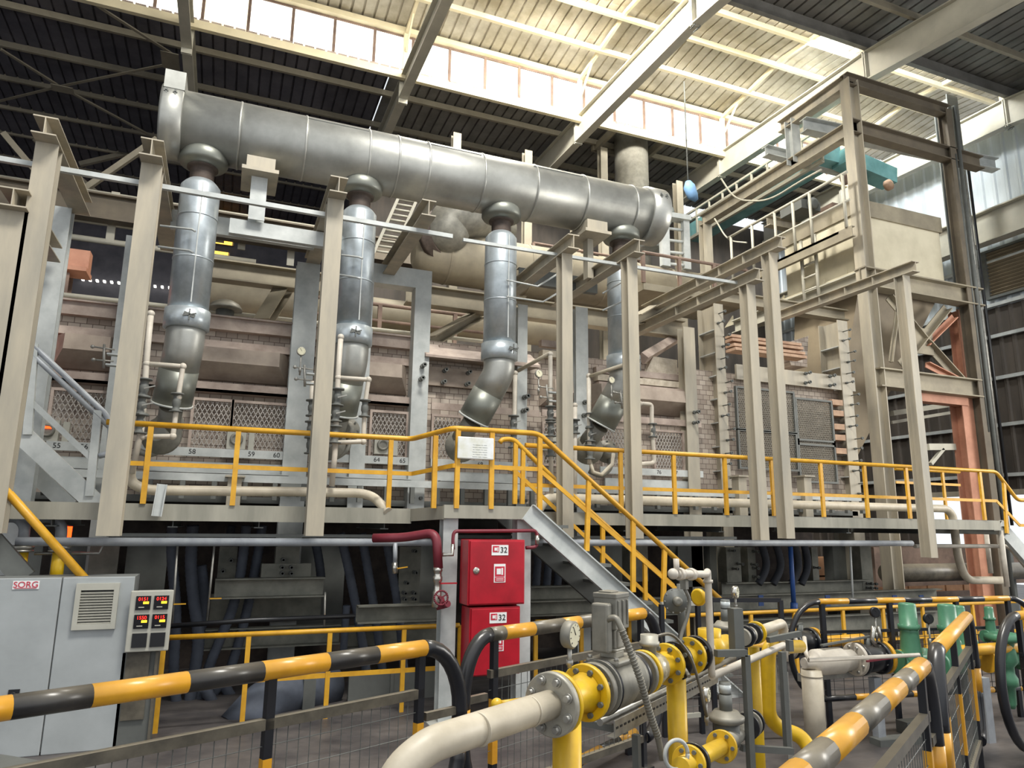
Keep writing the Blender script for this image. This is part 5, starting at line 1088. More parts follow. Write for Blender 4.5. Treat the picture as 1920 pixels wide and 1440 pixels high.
t = thing('gas_section', 'far yellow section of the gas train with a cream outlet bending down', 'pipe', tuple(G(1.6, 0, -.1)))
b = B(); b.lathe(G(s2+.08), gd, [(0, .05), (s3-s2, .05), (s3-s2+.05, .055), (s3-s2+.2, .06), (s3-s2+.45, .045)], 24); put('pipe', b, 'yellow_gas', t)
disc(t, s3, .09, .024, 'yellow_gas', 8); disc(t, s3+.08, .088, .03, 'blackpaint', 6)
b = B(); b.ball(G(s3+.28), .085, (1, 1, 1)); b.tube([G(s3+.28), G(s3+.28, 0, .1)], .06, 18); put('globe_body', b, 'yellow_gas', t)
s4 = sx(1417, 1186)
for k, ds in enumerate((-.24, -.19, -.13, -.06)): disc(t, s4+ds, .062 if k % 2 else .05, .03, ('castgrey', 'blackpaint', 'alu', 'blackpaint')[k], 0)
disc(t, s4, .066, .02, 'yellow_gas', 4, .01, rr=.7)
b = B(); q = G(sx(1466, 1168)); b.tube([G(s4), q, q-V((0, 0, .2))], .032, 16, bend=.06); b.lathe(G(s4-.22), gd, [(0, .032), (.24, .032)], 16); put('outlet_pipe', b, 'cream_pipe', t)
# supports
for k, (px, s) in enumerate(((1276, None),)):
    q = G(sx(1276, 1240)); b = B(); b.tube([(q.x, q.y, 0), (q.x, q.y, GZ-.045)], .046, 24); b.obox((q.x, q.y, GZ-.06), (.1, .1, .012), gd); put('support_post', b, 'yellow_gas', label='second thick yellow post carrying the gas train', cat='post')
# perforated rail, tray and conduits in front of the train
t = thing('cable_tray', 'pale perforated steel rail with conduits running beside the gas train', 'tray', tuple(G(.9, .25, -.3)))
ra, rb = P(1152, 1368, Z=.83), P(1345, 1268, Z=.83); rd = (rb-ra).normalized()
b = B(); b.bar(ra, rb, .006, .07); b.bar(ra+V((0, 0, -.035))+rd.cross(V((0, 0, 1)))*-.02, rb+V((0, 0, -.025))+rd.cross(V((0, 0, 1)))*-.02, .04, .005); rl = put('perforated_rail', b, 'galv', t)
b = B(); n = 34
for k in range(n): q = ra+(rb-ra)*(k+.5)/n+rd.cross(V((0, 0, 1)))*.004; b.obox(q+V((0, 0, .004)), ((rb-ra).length/n*.5, .003, .009), rd)
put('slot', b, 'ink', rl).__setitem__('kind', 'stuff')
for k, (u, z, r_, m) in enumerate(((-.05, .03, .016, 'galv'), (-.09, .035, .012, 'castgrey'), (-.075, .055, .01, 'stripe_grey'))):
    b = B(); o = rd.cross(V((0, 0, 1)))*u+V((0, 0, z)); b.tube([ra+o-rd*.04, rb+o+rd*.5], r_, 10); put('conduit', b, m, t)
b = B(); q = ra+rd*.12; b.bar(q+V((0, 0, -.03)), q+V((0, 0, -.03))+gs*-.25, .03, .03); q2 = q+V((.05, 0, -.05)); b.bar((q.x+.05, q.y-.02, 0), q2, .03, .03, gs); put('bracket', b, 'steel_dark', t)
# impulse pipe with regulator, vertical drop
t = thing('impulse_pipe', 'cream thin gas pipe with an elbow dropping in front of the gas train', 'pipe', tuple(P(1331, 1275, Y=3.0)))
Yi = 2.95
tp0 = P(1262, 1076, Y=Yi+.0); v0 = P(1315, 1077, Y=Yi+.15); v1 = P(1329, 1085, Y=Yi+.17); v2 = P(1333, 1268, Y=Yi+.17)
v1.x = v2.x = (v1.x+v2.x)/2
b = B(); b.tube([tp0, v0+V((.03, 0, 0)), V((v1.x, v1.y, tp0.z)), v1-V((0, 0, .06)), v2, v2+gd*.1], .018, 16, bend=.03); put('pipe', b, 'white_pipe', t)
b = B()
for f in (.22, .4, .62): q = tp0+(v0-tp0)*f; b.tube([q-(v0-tp0)*.06, q+(v0-tp0)*.06], .03 if f != .4 else .022, 8)
b.ball(tp0, .026); b.tube([V((v1.x, v1.y, tp0.z-.06)), V((v1.x, v1.y, tp0.z-.045))], .025, 14); b.tube([tp0+V((.02, 0, 0)), tp0+V((.02, 0, .07))], .014, 8); put('union', b, 'white_pipe', t)
q = P(1340, 1275, Y=Yi+.17); q3 = q+gd*1.15; b = B(); b.tube([v2, v2+gd*1.25, v2+gd*1.25-V((0, 0, .1))], .02, 14, bend=.03); put('long_pipe', b, 'white_pipe', t)
t = thing('regulator', 'dark round diaphragm regulator with a pale hub hanging over the gas train', 'regulator', tuple(P(1268, 1180, Y=3.2)))
p = P(1267, 1127, Y=3.15); axr = V((-.35, -1, .05)).normalized()
b = B(); b.lathe(p+axr*-.03, axr, [(0, .03), (.01, .055), (.022, .062), (.03, .062), (.034, .056), (.05, .05), (.052, .022), (.075, .02), (.078, .012)], 32); put('diaphragm_case', b, 'steel_dark', t)
b = B(); b.lathe(p+axr*.022, axr, [(0, .024), (.03, .021), (.034, .01)], 24); put('hub', b, 'castgrey', t)
b = B(); b.bolts(p+axr*0, axr, .057, 10, .004, .02); put('rim_bolts', b, 'galv', t)
b = B(); q = P(1276, 1095, Y=3.2); b.tube([q, V((q.x, q.y, GZ+.05))], .02, 12); put('stem', b, 'steel_dark', t)
b = B(); q = P(1283, 1095, Y=3.05); b.obox(q, (.035, .03, .05), gd); b.tube([q-V((0, 0, .02)), P(1294, 1125, Y=3.05), P(1290, 1155, Y=3.05), P(1275, 1195, Y=3.05), P(1275, 1240, Y=3.0), P(1292, 1268, Y=2.9)], .009, 8, bend=.04); put('signal_cable', b, 'castgrey', t)
t = thing('knob_valve', 'yellow round cap beside the cream vertical pipe', 'valve', tuple(P(1316, 1135, Y=3.3)))
p = P(1318, 1119, Y=3.3); b = B(); b.lathe(p, (-1, -.3, 0), [(0, .03), (.03, .03), (.032, .045), (.045, .045), (.05, .035)], 24); put('cap', b, 'yellow_gas', t)
gauge(0, 0, 0, .05, 'large pressure gauge with a cream face on the yellow spool of the gas train', ax=(.75, -1, -.05), m='castgrey', stem=.07, loc=G(.12, 0, .225), grp='gauges of the gas train')
gauge(1378, 1110, 3.5, .035, 'silver pressure gauge on the upright box post of the pipe rack', ax=(.75, -1, 0), m='chrome', stem=.06, grp='gauges of the gas train')
gauge(1323, 1302, 2.95, .035, 'silver pressure gauge low beneath the gas train', ax=(.85, -1, 0), m='chrome', stem=.1, grp='gauges of the gas train')
# pipe rack
t = thing('pipe_rack', 'grey square tube rack with a box post standing right of the gas train', 'rack', tuple(P(1430, 1420, Z=0)))
ka, kb = P(1395, 1222, Z=.82), P(1466, 1215, Z=.82)
kY = 3.0
u0, u1 = P(1382, 1222, Y=3.1), P(1382, 1140, Y=3.1)
b = B(); b.bar(V((u0.x, 3.1, u0.z)), V((u0.x, 3.1, u1.z)), .058, .05, (0, 1, 0)); put('box_post', b, 'steel_dark', t)
for (xa, ya, xb_, yb_, Y) in ((1342, 1225, 1398, 1224, 3.05), (1398, 1228, 1398, 1480, 3.05), (1480, 1200, 1465, 1222, 3.5), (1466, 1222, 1483, 1410, 3.45), (1390, 1402, 1485, 1408, 3.3), (1440, 1200, 1500, 1188, 3.6)):
    a, c = P(xa, ya, Y=Y), P(xb_, yb_, Y=Y)
    if abs(xa-xb_) < 25: c.x = a.x; c.z = max(c.z, 0)
    b = B(); b.bar(a, c, .032, .032, (0, 0, 1) if abs(a.z-c.z) < .3 else (0, 1, 0)); put('rack_bar', b, 'steel_dark', t)
# regulators under the rack
def smallreg(px, py, Y, sc, lab):
    p = P(px, py, Y=Y); t = thing('gas_regulator', lab, 'regulator', tuple(p-V((0, 0, .14*sc))), 'spring regulators of the gas train')
    b = B(); b.lathe(p, (0, 0, 1), [(-.02*sc, .05*sc), (0, .1*sc), (.012*sc, .105*sc), (.03*sc, .105*sc), (.035*sc, .09*sc), (.06*sc, .07*sc), (.062*sc, .03*sc)], 28); put('diaphragm_case', b, 'castgrey', t)
    b = B(); b.tube([p+V((0, 0, .05*sc)), p+V((0, 0, .15*sc))], .038*sc, 18); b.tube([p+V((0, 0, .15*sc)), p+V((0, 0, .22*sc))], .034*sc, 18); put('spring_tube', b, 'steel_dark', t)
    b = B(); b.tube([p+V((0, 0, .16*sc)), p+V((0, 0, .205*sc))], .036*sc, 18); put('label_band', b, 'cover', t)
    b = B(); b.tube([p-V((0, 0, .01*sc)), p-V((0, 0, .13*sc))], .075*sc, 20); put('body', b, 'steel_dark', t)
    return t, p
t, p = smallreg(1362, 1180, 3.75, .8, 'upper spring regulator with a flat round case behind the box post')
t, p = smallreg(1362, 1352, 3.05, .82, 'lower spring regulator with a flat round case under the pipe rack')
t = thing('lower_gas_line', 'low yellow gas line with bolted flanges under the gas train', 'pipe', tuple(P(1330, 1440, Y=2.7)))
q0, q1, q2 = P(1290, 1432, Y=2.55), P(1356, 1398, Y=2.9), P(1412, 1352, Y=3.35)
ld = (q1-q0).normalized()
b = B(); b.tube([q0-ld*.1, q1], .036, 18); put('pipe', b, 'yellow_gas', t); b = B(); b.tube([q1, q2], .04, 18); put('body', b, 'castgrey', t)
for f, r_, m, nb in ((.02, .068, 'yellow_gas', 6), (.12, .07, 'blackpaint', 0), (.95, .07, 'yellow_gas', 6)):
    b = B(); q = q0+(q1-q0)*f; b.flange(q, ld, r_, .022); fl = put('flange', b, m, t)
    for k in range(nb): b = B(); a0 = 2*pi*k/nb; sd3 = ld.cross(V((0, 0, 1))).normalized(); up3 = sd3.cross(ld); p = q+(sd3*math.cos(a0)+up3*math.sin(a0))*r_*.74; b.tube([p-ld*.022, p+ld*.022], .009, 6); put('bolt', b, 'steel_dark', fl)
for f in (.75, .85, .95):
    b = B(); q = q1+(q2-q1)*f; b.flange(q, (q2-q1), .068, .02); put('flange', b, 'blackpaint' if f != .85 else 'castgrey', t)
b = B(); p = P(1268, 1415, Y=2.5)
b.tube([p+V((math.cos(2*pi*k/36), 0, math.sin(2*pi*k/36)))*.052 for k in range(37)], .008, 8)
put('hand_wheel', b, 'steel', t)
# yellow pipes with bends
b = B(); Yy = 3.9; b.tube([P(1500, 1212, Y=4.4), P(1442, 1215, Y=Yy), P(1440, 1240, Y=Yy), P(1441, 1345, Y=Yy), P(1465, 1368, Y=Yy), P(1505, 1380, Y=Yy-.05), P(1532, 1435, Y=Yy-.15)], .046, 20, bend=.14); put('gas_pipe', b, 'yellow_gas', label='thick yellow gas pipe dropping and bending to the right near the floor', cat='pipe')
b = B(); p = P(1413, 1212, Y=3.7); p2 = V((p.x, p.y, 0)); b.tube([p, p2], .034, 18); put('support_post', b, 'yellow_gas', label='yellow post left of the thick bent yellow pipe', cat='post')
for k, (px, py0, py1, Y) in enumerate(((1478, 1260, 1420, 3.75), (1455, 1225, 1300, 3.9))):
    a = P(px, py0, Y=Y); b = B(); b.angle(V((a.x, Y, 0 if k == 0 else P(px, py1, Y=Y).z)), a, .04, .004); put('perforated_post', b, 'galv', label=('thin slotted steel post beside the thick yellow pipe', 'short slotted bracket post behind the rack')[k], cat='post')
# ================================================================ REGULATING LINES ON THE RIGHT
hz = .65
t = thing('header_pipe', 'dusty pale horizontal header on a thick round column', 'pipe', tuple(P(1560, 1400, Z=0)))
hc = P(1555, 1240, Z=hz); Yh_ = hc.y
b = B(); A, C = P(1492, 1240, Z=hz), P(1602, 1238, Z=hz); b.lathe((A.x, Yh_, hz), (1, 0, 0), [(0, .04), (.08, .05), (.1, .085), (.12, .1), (C.x-A.x-.12, .1), (C.x-A.x-.1, .085), (C.x-A.x, .08)], 28); put('vessel', b, 'white_pipe', t)
b = B(); p = P(1551, 1250, Z=hz); b.tube([(p.x, Yh_, 0), (p.x, Yh_, hz-.05)], .08, 28); put('column', b, 'cream_pipe', t)
b = B(); b.tube([(p.x, Yh_, hz-.1), (p.x, Yh_, hz-.09)], .083, 28); put('weld_seam', b, 'cream_pipe', t)
def line(y_, z_, x_list, lab, lever=True):
    x0_ = x_list[0]; t = thing('ball_valve_line', lab, 'valve', (x0_, y_, z_-.1), 'flanged ball valve lines')
    b = B(); b.lathe((x0_+.02, y_, z_), (1, 0, 0), [(0, .09), (.05, .09), (.08, .11), (.22, .11), (.25, .09), (.3, .09)], 24); vb = put('valve_body', b, 'blackpaint', t)
    for k, (dx, m) in enumerate(((0, 'white_pipe'), (.04, 'blackpaint'), (.26, 'blackpaint'), (.31, 'yellow'))):
        b = B(); b.flange((x0_+dx, y_, z_), (1, 0, 0), .13, .03); f = put('flange', b, m, t)
        for j in range(8): a0 = 2*pi*(j+.5)/8; b = B(); b.tube([(x0_+dx-.03, y_+.1*math.cos(a0), z_+.1*math.sin(a0)), (x0_+dx+.03, y_+.1*math.cos(a0), z_+.1*math.sin(a0))], .012, 6); put('bolt', b, 'steel_dark' if k else 'galv', f)
    b = B(); b.tube([(x0_+.15, y_, z_+.06), (x0_+.15, y_, z_+.16)], .03, 14); put('stem', b, 'steel_dark', t)
    b = B(); b.bar((x0_+.18, y_, z_+.17), (x0_-.38, y_-.03, z_+.13), .03, .014); put('lever', b, 'steel_dark', t)
    b = B(); b.tube([(x0_+.31, y_, z_), (x_list[1], y_, z_)], .05, 20); put('pipe', b, 'yellow', t)
    return t
pA = P(1604, 1236, Z=hz); line(pA.y-.0, hz, (pA.x, pA.x+.95), 'front black ball valve line with a pale flange, right of the dusty header')
pB = P(1508, 1214, Z=hz+.02); line(pB.y+.2, hz+.02, (pB.x, pB.x+.9), 'rear black ball valve line with a yellow flange, behind the dusty header')
b = B(); a = P(1370, 1232, Y=pB.y+.2); b.tube([(pB.x-.9, pB.y+.2, hz+.02), (pB.x, pB.y+.2, hz+.02)], .05, 18); put('gas_pipe', b, 'yellow', label='straight yellow pipe feeding the rear ball valve line', cat='pipe')
def greenreg(px, Zt, py, lab, sc=1, m='green'):
    p = P(px, py, Z=Zt); t = thing('gas_pressure_regulator', lab, 'regulator', (p.x, p.y, .55), 'green pressure regulators')
    b = B(); z = Zt; b.lathe((p.x, p.y, z), (0, 0, -1), [(-.005, .03*sc), (0, .062*sc), (.012, .068*sc), (.17*sc, .072*sc), (.175*sc, .085*sc), (.205*sc, .085*sc), (.21*sc, .078*sc)], 28); put('spring_cap', b, m, t)
    b = B(); b.lathe((p.x, p.y, z-.21*sc), (0, 0, -1), [(0, .075*sc), (.02*sc, .07*sc), (.25*sc, .088*sc), (.3*sc, .1*sc), (.34*sc, .07*sc)], 28); put('body', b, m, t)
    b = B(); zz = z-.21*sc-.26*sc; b.lathe((p.x-.17*sc, p.y, zz), (1, 0, 0), [(0, .1*sc), (.025, .1*sc), (.03, .055*sc), (.31*sc, .055*sc), (.315*sc, .1*sc), (.34*sc, .1*sc)], 24); put('flanged_port', b, m, t)
    for i in range(8): a0 = i*pi/4; b = B(); b.tube([(p.x+.078*sc*math.cos(a0), p.y+.078*sc*math.sin(a0), z-.17*sc), (p.x+.078*sc*math.cos(a0), p.y+.078*sc*math.sin(a0), z-.215*sc)], .007, 6); put('bolt', b, m, t)
    return p
greenreg(1700, 1.08, 1131, 'left tall green pressure regulator behind the striped barrier')
greenreg(1774, 1.08, 1133, 'right tall green pressure regulator, partly hidden by the barrier top')
greenreg(1797, 1.02, 1136, 'slim green pressure regulator just behind the right tall one', .7)
p = greenreg(1853, .99, 1138, 'small green regulator top beside the round barrier end', .55)
t = thing('slam_shut_valve', 'green flanged shut-off valve with a wide diaphragm on the far right', 'valve', tuple(P(1878, 1340, Z=.1)))
p = P(1880, 1185, Z=.78)
b = B(); b.lathe(p, (0, 0, -1), [(0, .08), (.02, .15), (.05, .155), (.07, .15), (.09, .08), (.16, .085), (.25, .1), (.3, .06), (.36, .06), (.4, .08), (.46, .08), (.48, .05), (.62, .045), (.66, .03)], 28); put('body', b, 'green', t)
b = B(); b.lathe(p+V((-.2, 0, -.24)), (1, 0, 0), [(0, .1), (.03, .1), (.035, .055), (.37, .055), (.375, .1), (.4, .1)], 24); put('flanged_port', b, 'green', t)
b = B(); b.lathe(p+V((-.26, 0, -.24)), (1, 0, 0), [(0, .1), (.03, .1)], 24); put('flange', b, 'yellow', t)
b = B(); pp = P(1850, 1185, Z=.7); b.tube([(P(1735, 1228, Z=hz).x, pA.y, hz), (pA.x+2.3, pA.y, hz)], .05, 18); put('gas_pipe', b, 'yellow', label='yellow pipe joining the green regulators on the right', cat='pipe')
b = B(); z1 = .58; a, c = P(1490, 1268, Z=.52), P(1700, 1260, Z=.52); b.bar((a.x, a.y-.05, .52), (c.x+1.5, a.y-.05, .52), .04, .06); put('support_rail', b, 'galv', label='slotted grey support rail below the ball valves', cat='rail')
for k, px in enumerate((1640, 1842)):
    p = P(px, 1270, Z=.5); b = B(); b.bar((p.x, p.y, 0), (p.x, p.y, .5), .08, .06, (0, 1, 0)); put('rail_post', b, 'grey_pipe', label=('blue-grey post under the ball valves', 'grey post under the green shut-off valve')[k], cat='post')
b = B(); a, c = P(1516, 1238, Z=.72), P(1723, 1228, Z=.72); b.tube([P(1508, 1195, Z=.86), P(1511, 1225, Z=.76), P(1516, 1238, Z=.72), c, c+V((.02, 0, -.06))], .016, 10); put('impulse_pipe', b, 'white_pipe', label='thin pale pipe crossing in front of the dusty header', cat='pipe')
for k, (px, py, lab) in enumerate(((1640, 1148, 'dark round gauge seen from behind above the ball valves'), (1740, 1160, 'dark round gauge between the two tall green regulators'))):
    gauge(px, py, 4.62-.1*k, .042, lab, ax=(-.3, -1, 0), m='black', stem=.2, grp='dark gauges on the right').children[1].data.materials[0] = MAT['black']
b = B(); p = P(1638, 1175, Y=4.6); b.tube([p, p+V((-.03, 0, -.1)), p+V((.02, 0, -.17))], .018, 8); b.tube([p+V((.05, 0, 0)), p+V((.08, 0, -.12))], .012, 8); put('gauge_cock', b, 'chrome', label='brass gauge cock above the front ball valve', cat='valve')
b = B(); a, c = P(1640, 1255, Y=4.5), P(1725, 1232, Y=4.5); b.bar(P(1625, 1240, Y=4.5), P(1725, 1226, Y=4.5), .014, .014); put('red_rod', b, 'red_dark', label='dark red operating rod above the front ball valve', cat='rod')
for k, (xa, xb_, py, hgt) in enumerate(((1690, 1790, 1352, .1), (1640, 1760, 1385, .05))):
    a, c = P(xa, py, Z=hgt), P(xb_, py-10, Z=hgt); b = B(); b.obox(((a.x+c.x)/2, (a.y+c.y)/2, hgt/2), ((c-a).length, .12, hgt), (c-a)); put('floor_skid', b, 'steel_dark', label=('dark steel skid beam on the floor behind the foreground barrier', 'lower dark skid beam on the floor')[k], cat='beam')
# ================================================================ HOPPER TOWER, CONVEYOR, BACKGROUND DUCTS
HY = 9.0
Xc = P(1640, 700, Y=HY).x; Xr = P(1816, 600, Y=HY).x
zT = zvert(Xc, HY, 152); z2 = zvert(Xc, HY, 240); z3 = zvert(Xc, HY, 512)
Yb = P(1316, 395, X=Xc).y
Ya = P(1490, 215, X=Xc).y
print('hopper', Xc, Xr, zT, z2, z3, Yb, Ya)
t = thing('hopper_tower', 'tall grey I-beam tower frame around the batch hopper at the right', 'steel frame', ((Xc+Xr)/2, HY, 0))
b = B(); b.ibeam((Xc, HY, 0), (Xc, HY, zT), .25, .22, .02, (1, 0, 0)); put('corner_column', b, 'post', t)
b = B(); b.ibeam((Xr, HY, 0), (Xr, HY, zT), .2, .17, .02, (0, 1, 0)); put('right_column', b, 'tower_shade', t)
b = B(); b.ibeam((Xc-.12, HY, zT), (Xr+.1, HY, zT), .24, .18, .02); put('top_beam', b, 'tower_shade', t)  # front members carry the painted shade tone, beams running back the lit one
b = B(); b.ibeam((Xc-.1, HY, z2), (Xr+.9, HY, z2), .28, .2, .02); put('cross_beam', b, 'tower_shade', t)
b = B(); b.ibeam((Xc, HY, z2), (Xc, Yb, z2), .28, .2, .02); put('cross_beam', b, 'post', t)
b = B(); b.ibeam((Xc, HY, zT), (Xc, Ya+.4, zT), .26, .2, .02); put('top_beam', b, 'post', t)
b = B(); b.ibeam((Xc, Yb-.1, 4.2), (Xc, Yb-.1, z2), .2, .25, .02, (0, 1, 0)); put('rear_column', b, 'post', t)
b = B(); b.ibeam((Xc, Ya+.1, z2), (Xc, Ya+.1, zT), .2, .22, .02, (0, 1, 0)); put('rear_column', b, 'steel', t)
zq = zT-.5; b = B(); b.ibeam((Xc-.3, Ya-.5, zq), (Xr+2.2, Ya-.9, zq), .28, .2, .02); put('upper_runway', b, 'steel', t)
b = B(); b.ibeam((Xc-.3, Ya+.6, zq), (Xr, Ya+.6, zq), .22, .2, .02); put('upper_runway', b, 'steel', t)
b = B(); zz = P(1480, 395, X=Xc).z; b.ibeam((Xc-.0, 11.4, z2-.9), (Xr, 11.4, z2-.9), .22, .18, .02); put('cross_beam', b, 'post', t)
b = B(); b.ibeam((Xc-.15, HY, z3-.1), (Xr+.35, HY, z3-.1), .36, .26, .025); put('hopper_beam', b, 'beige', t)
b = B(); b.ibeam((Xc, HY, z3-.1), (Xc, 12.6, z3-.1), .3, .22, .025); put('hopper_beam', b, 'rafter', t)
b = B(); z4 = P(1760, 722, Y=HY).z; b.ibeam((Xc, HY, z4), (Xr+.0, HY, z4), .34, .26, .025); put('hopper_beam', b, 'beige', t)
def br2(a, c, m, w=.1):
    b = B(); b.angle(P(*a, Y=HY+.1), P(*c, Y=HY+.1), w, .02, (0, -1, 0)); put('diagonal_brace', b, m, t)
br2((1775, 582), (1690, 688), 'beige', .13); br2((1788, 598), (1735, 650), 'orange', .1); br2((1735, 640), (1800, 712), 'beige', .13); br2((1665, 555), (1735, 640), 'beige', .12)
br2((1735, 680), (1790, 708), 'orange', .1); br2((1685, 560), (1670, 680), 'beige', .06)
b = B(); p = P(1730, 640, Y=HY+.08); b.box((p.x-.25, HY+.06, p.z-.25), (p.x+.25, HY+.09, p.z+.25)); put('gusset', b, 'beige', t)
b = B(); zz = P(1800, 598, Y=HY).z; p, q = P(1796, 600, Y=HY), P(1818, 850, Y=HY); b.ibeam((P(1800, 650, Y=HY+.3).x, HY+.3, z4+.15), (P(1800, 650, Y=HY+.3).x, HY+.3, z3-.3), .2, .22, .02, (0, 1, 0)); put('orange_post', b, 'orange', t)
b = B(); X = P(1822, 850, Y=HY+.1).x; b.ibeam((X, HY+.2, 0), (X, HY+.2, z4-.17), .25, .3, .02, (0, 1, 0)); put('orange_post', b, 'orange', t)
b = B(); b.box((P(1735, 760, Y=HY).x, HY+.05, z4-.32), (X, HY+.25, z4-.17)); put('orange_beam', b, 'orange', t)
b = B(); Xp = Xr+.17; b.tube([(Xp, HY-.1, .5), (Xp, HY-.1, zT+.1)], .04, 10); b.tube([(Xp-.12, HY-.1, 3.5), (Xp-.12, HY-.1, zT-1)], .02, 6); put('riser_pipe', b, 'steel_dark', t)
# tank
tz1 = zvert(Xc, HY+.2, 397); tz0 = z3+.15
t = thing('batch_tank', 'large cream rectangular batch tank with a ladder, inside the hopper tower', 'tank', ((Xc+Xr)/2, 10.5, z3))
yb2 = P(1470, 450, X=Xc+.12).y
b = B(); b.box((Xc+.12, HY+.22, tz0), (Xr-.25, yb2, tz1)); put('shell', b, 'tank', t)
b = B(); b.box((Xc+.08, HY+.18, tz1-.02), (Xr-.2, HY+.24, tz1+.3)); b.box((Xc+.08, HY+.18, tz1-.02), (Xc+.14, yb2+.05, tz1+.3)); put('top_rim', b, 'beige', t)
b = B(); b.box((Xc+.06, HY+.16, tz0-.12), (Xr-.18, yb2+.05, tz0)); 
for k in range(7): y = HY+.5+k*.55; b.prism([(Xc+.1, y, tz0-.12), (Xc+.1, y+.3, tz0-.12), (Xc+.1, y, tz0+.1)], (.03, 0, 0))
put('base_rim', b, 'tank', t)
b = B(); zc2 = 3.0; xm_, ym_ = (Xc+Xr)/2-.3, HY+1.8
L0 = [b.bm.verts.new(v) for v in ((Xc+.2, HY+.3, tz0-.12), (Xr-.3, HY+.3, tz0-.12), (Xr-.3, yb2-.1, tz0-.12), (Xc+.2, yb2-.1, tz0-.12))]
L1 = [b.bm.verts.new(v) for v in ((xm_-.9, ym_-.6, zc2), (xm_-.3, ym_-.6, zc2), (xm_-.3, ym_+.4, zc2), (xm_-.9, ym_+.4, zc2))]
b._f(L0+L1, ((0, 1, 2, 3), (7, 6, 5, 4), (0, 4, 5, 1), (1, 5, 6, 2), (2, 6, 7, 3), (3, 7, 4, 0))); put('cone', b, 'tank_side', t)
b = B(); XL_ = Xc-.1
for yy in (P(1503, 480, X=XL_).y, P(1530, 480, X=XL_).y): b.tube([(XL_, yy, z3-.3), (XL_, yy, tz1-.15)], .035, 8)
ya_, yb_ = P(1530, 480, X=XL_).y, P(1503, 480, X=XL_).y; z = z3-.2
while z < tz1-.2: b.tube([(XL_, ya_, z), (XL_, yb_, z)], .022, 6); z += .26
put('ladder', b, 'rafter', t)
t = thing('platform_rail', 'cream railing of the upper platform left of the batch tank', 'railing', (Xc-.5, 12, tz1-.6))
XQ = Xc-.35
ra_, rb_ = P(1588, 322, X=XQ), P(1365, 442, X=XQ)
b = B(); b.tube([ra_, (XQ, rb_.y, ra_.z)], .03, 8); b.tube([(XQ, ra_.y, ra_.z-.55), (XQ, rb_.y, ra_.z-.55)], .025, 8); put('rail', b, 'rafter', t)
for px in (1585, 1520, 1487, 1452, 1408, 1368): b = B(); y = P(px, 400, X=XQ).y; b.tube([(XQ, y, ra_.z-1.05), (XQ, y, ra_.z)], .03, 8); put('upright', b, 'rafter', t)
b = B(); b.chan((XQ, ra_.y, ra_.z-1.15), (XQ, rb_.y+.5, ra_.z-1.15), .2, .08, .015); b.box((XQ, ra_.y+.3, ra_.z-1.1), (XQ+.3, rb_.y+.5, ra_.z-1.05)); put('deck', b, 'beige', t)
# conveyor
XV = Xc+1.2
t = thing('batch_conveyor', 'long teal covered conveyor rising through the tower under the roof', 'conveyor', (XV, 13, P(1480, 345, X=XV).z))
v0, v1 = P(1300, 440, X=XV), P(1560, 285, X=XV)
b = B(); b.bar(v0, v1, .5, .42); put('casing', b, 'teal', t)
b = B(); b.bar(v0-V((.28, 0, .26)), v1-V((.28, 0, .26)), .08, .08); b.bar(v0+V((-.28, 0, .5)), v1+V((-.28, 0, .5)), .05, .05); b.bar(v0+V((-.28, 0, .28)), v1+V((-.28, 0, .28)), .05, .05)
n = 9
for k in range(n+1): q = v0+(v1-v0)*k/n; b.bar(q-V((.28, 0, .26)), q+V((-.28, 0, .5)), .04, .04, (0, 1, 0))
put('side_rail', b, 'rafter', t)
v2 = P(1665, 305, Y=v1.y); b = B(); b.bar(v1+V((.2, 0, -.1)), V((v2.x, v1.y, v1.z-.3)), .4, .36); put('casing', b, 'teal', t)
b = B(); b.tube([P(1352, 335, X=Xc-.2), P(1378, 375, X=Xc-.2), P(1440, 378, X=Xc-.2), P(1500, 340, X=Xc-.2), P(1540, 318, X=Xc-.2)], .02, 6, bend=.5); b.tube([P(1340, 410, X=Xc-.3), P(1365, 452, X=Xc-.3), P(1400, 455, X=Xc-.3)], .018, 6, bend=.4); put('loose_cable', b, 'rafter', label='pale loose cables sagging along the teal conveyor', cat='cable')
# junk and machinery on the tank top
for k, (px, py, sx_, sz_, m, lab) in enumerate(((1560, 350, .7, .8, 'rust_brown', 'rusty machine box on top of the batch tank'), (1640, 360, .9, .4, 'brick', 'rusty curved guard on top of the batch tank'), (1500, 395, .5, .2, 'steel_dark', 'dark small motor on the upper platform'))):
    p = P(px, py, Y=10.6); b = B(); b.box((p.x-sx_/2, 10.3, tz1+.02 if k < 2 else p.z-sz_/2), (p.x+sx_/2, 10.9, (tz1+.02 if k < 2 else p.z-sz_/2)+sz_)); b.lathe((p.x, 10.28, p.z), (0, -1, 0), [(0, .12), (.08, .12), (.1, .05)], 16); put('machine', b, m, label=lab, cat='machine')
# building columns and pipes at the right
b = B(); X = P(1832, 700, Y=10.0).x; b.ibeam((X, 10.0, 0), (X, 10.0, 11.4), .35, .35, .025, (0, 1, 0)); put('hall_column', b, 'steel_dark', label='dark hall column just right of the orange post', cat='column')
t = thing('riser_pipes', 'bundle of thin dark pipes with valves running up the right hall column', 'pipe', tuple(P(1860, 980, Y=9.4)))
for k, (xa, xb_) in enumerate(((1840, 1868), (1850, 1876), (1858, 1884))):
    a, c = P(xa, 560, Y=9.4), P(xb_, 985, Y=9.4); b = B(); X = (a.x+c.x)/2; b.tube([(X, 9.4, c.z), (X, 9.4, a.z+3)], .03, 8); put('riser', b, ('steel_dark', 'galv', 'black')[k], t)
b = B(); p = P(1870, 912, Y=9.3); b.obox(p, (.22, .15, .25)); b.ball(p+V((0, 0, -.3)), .1); put('valve', b, 'black', t)
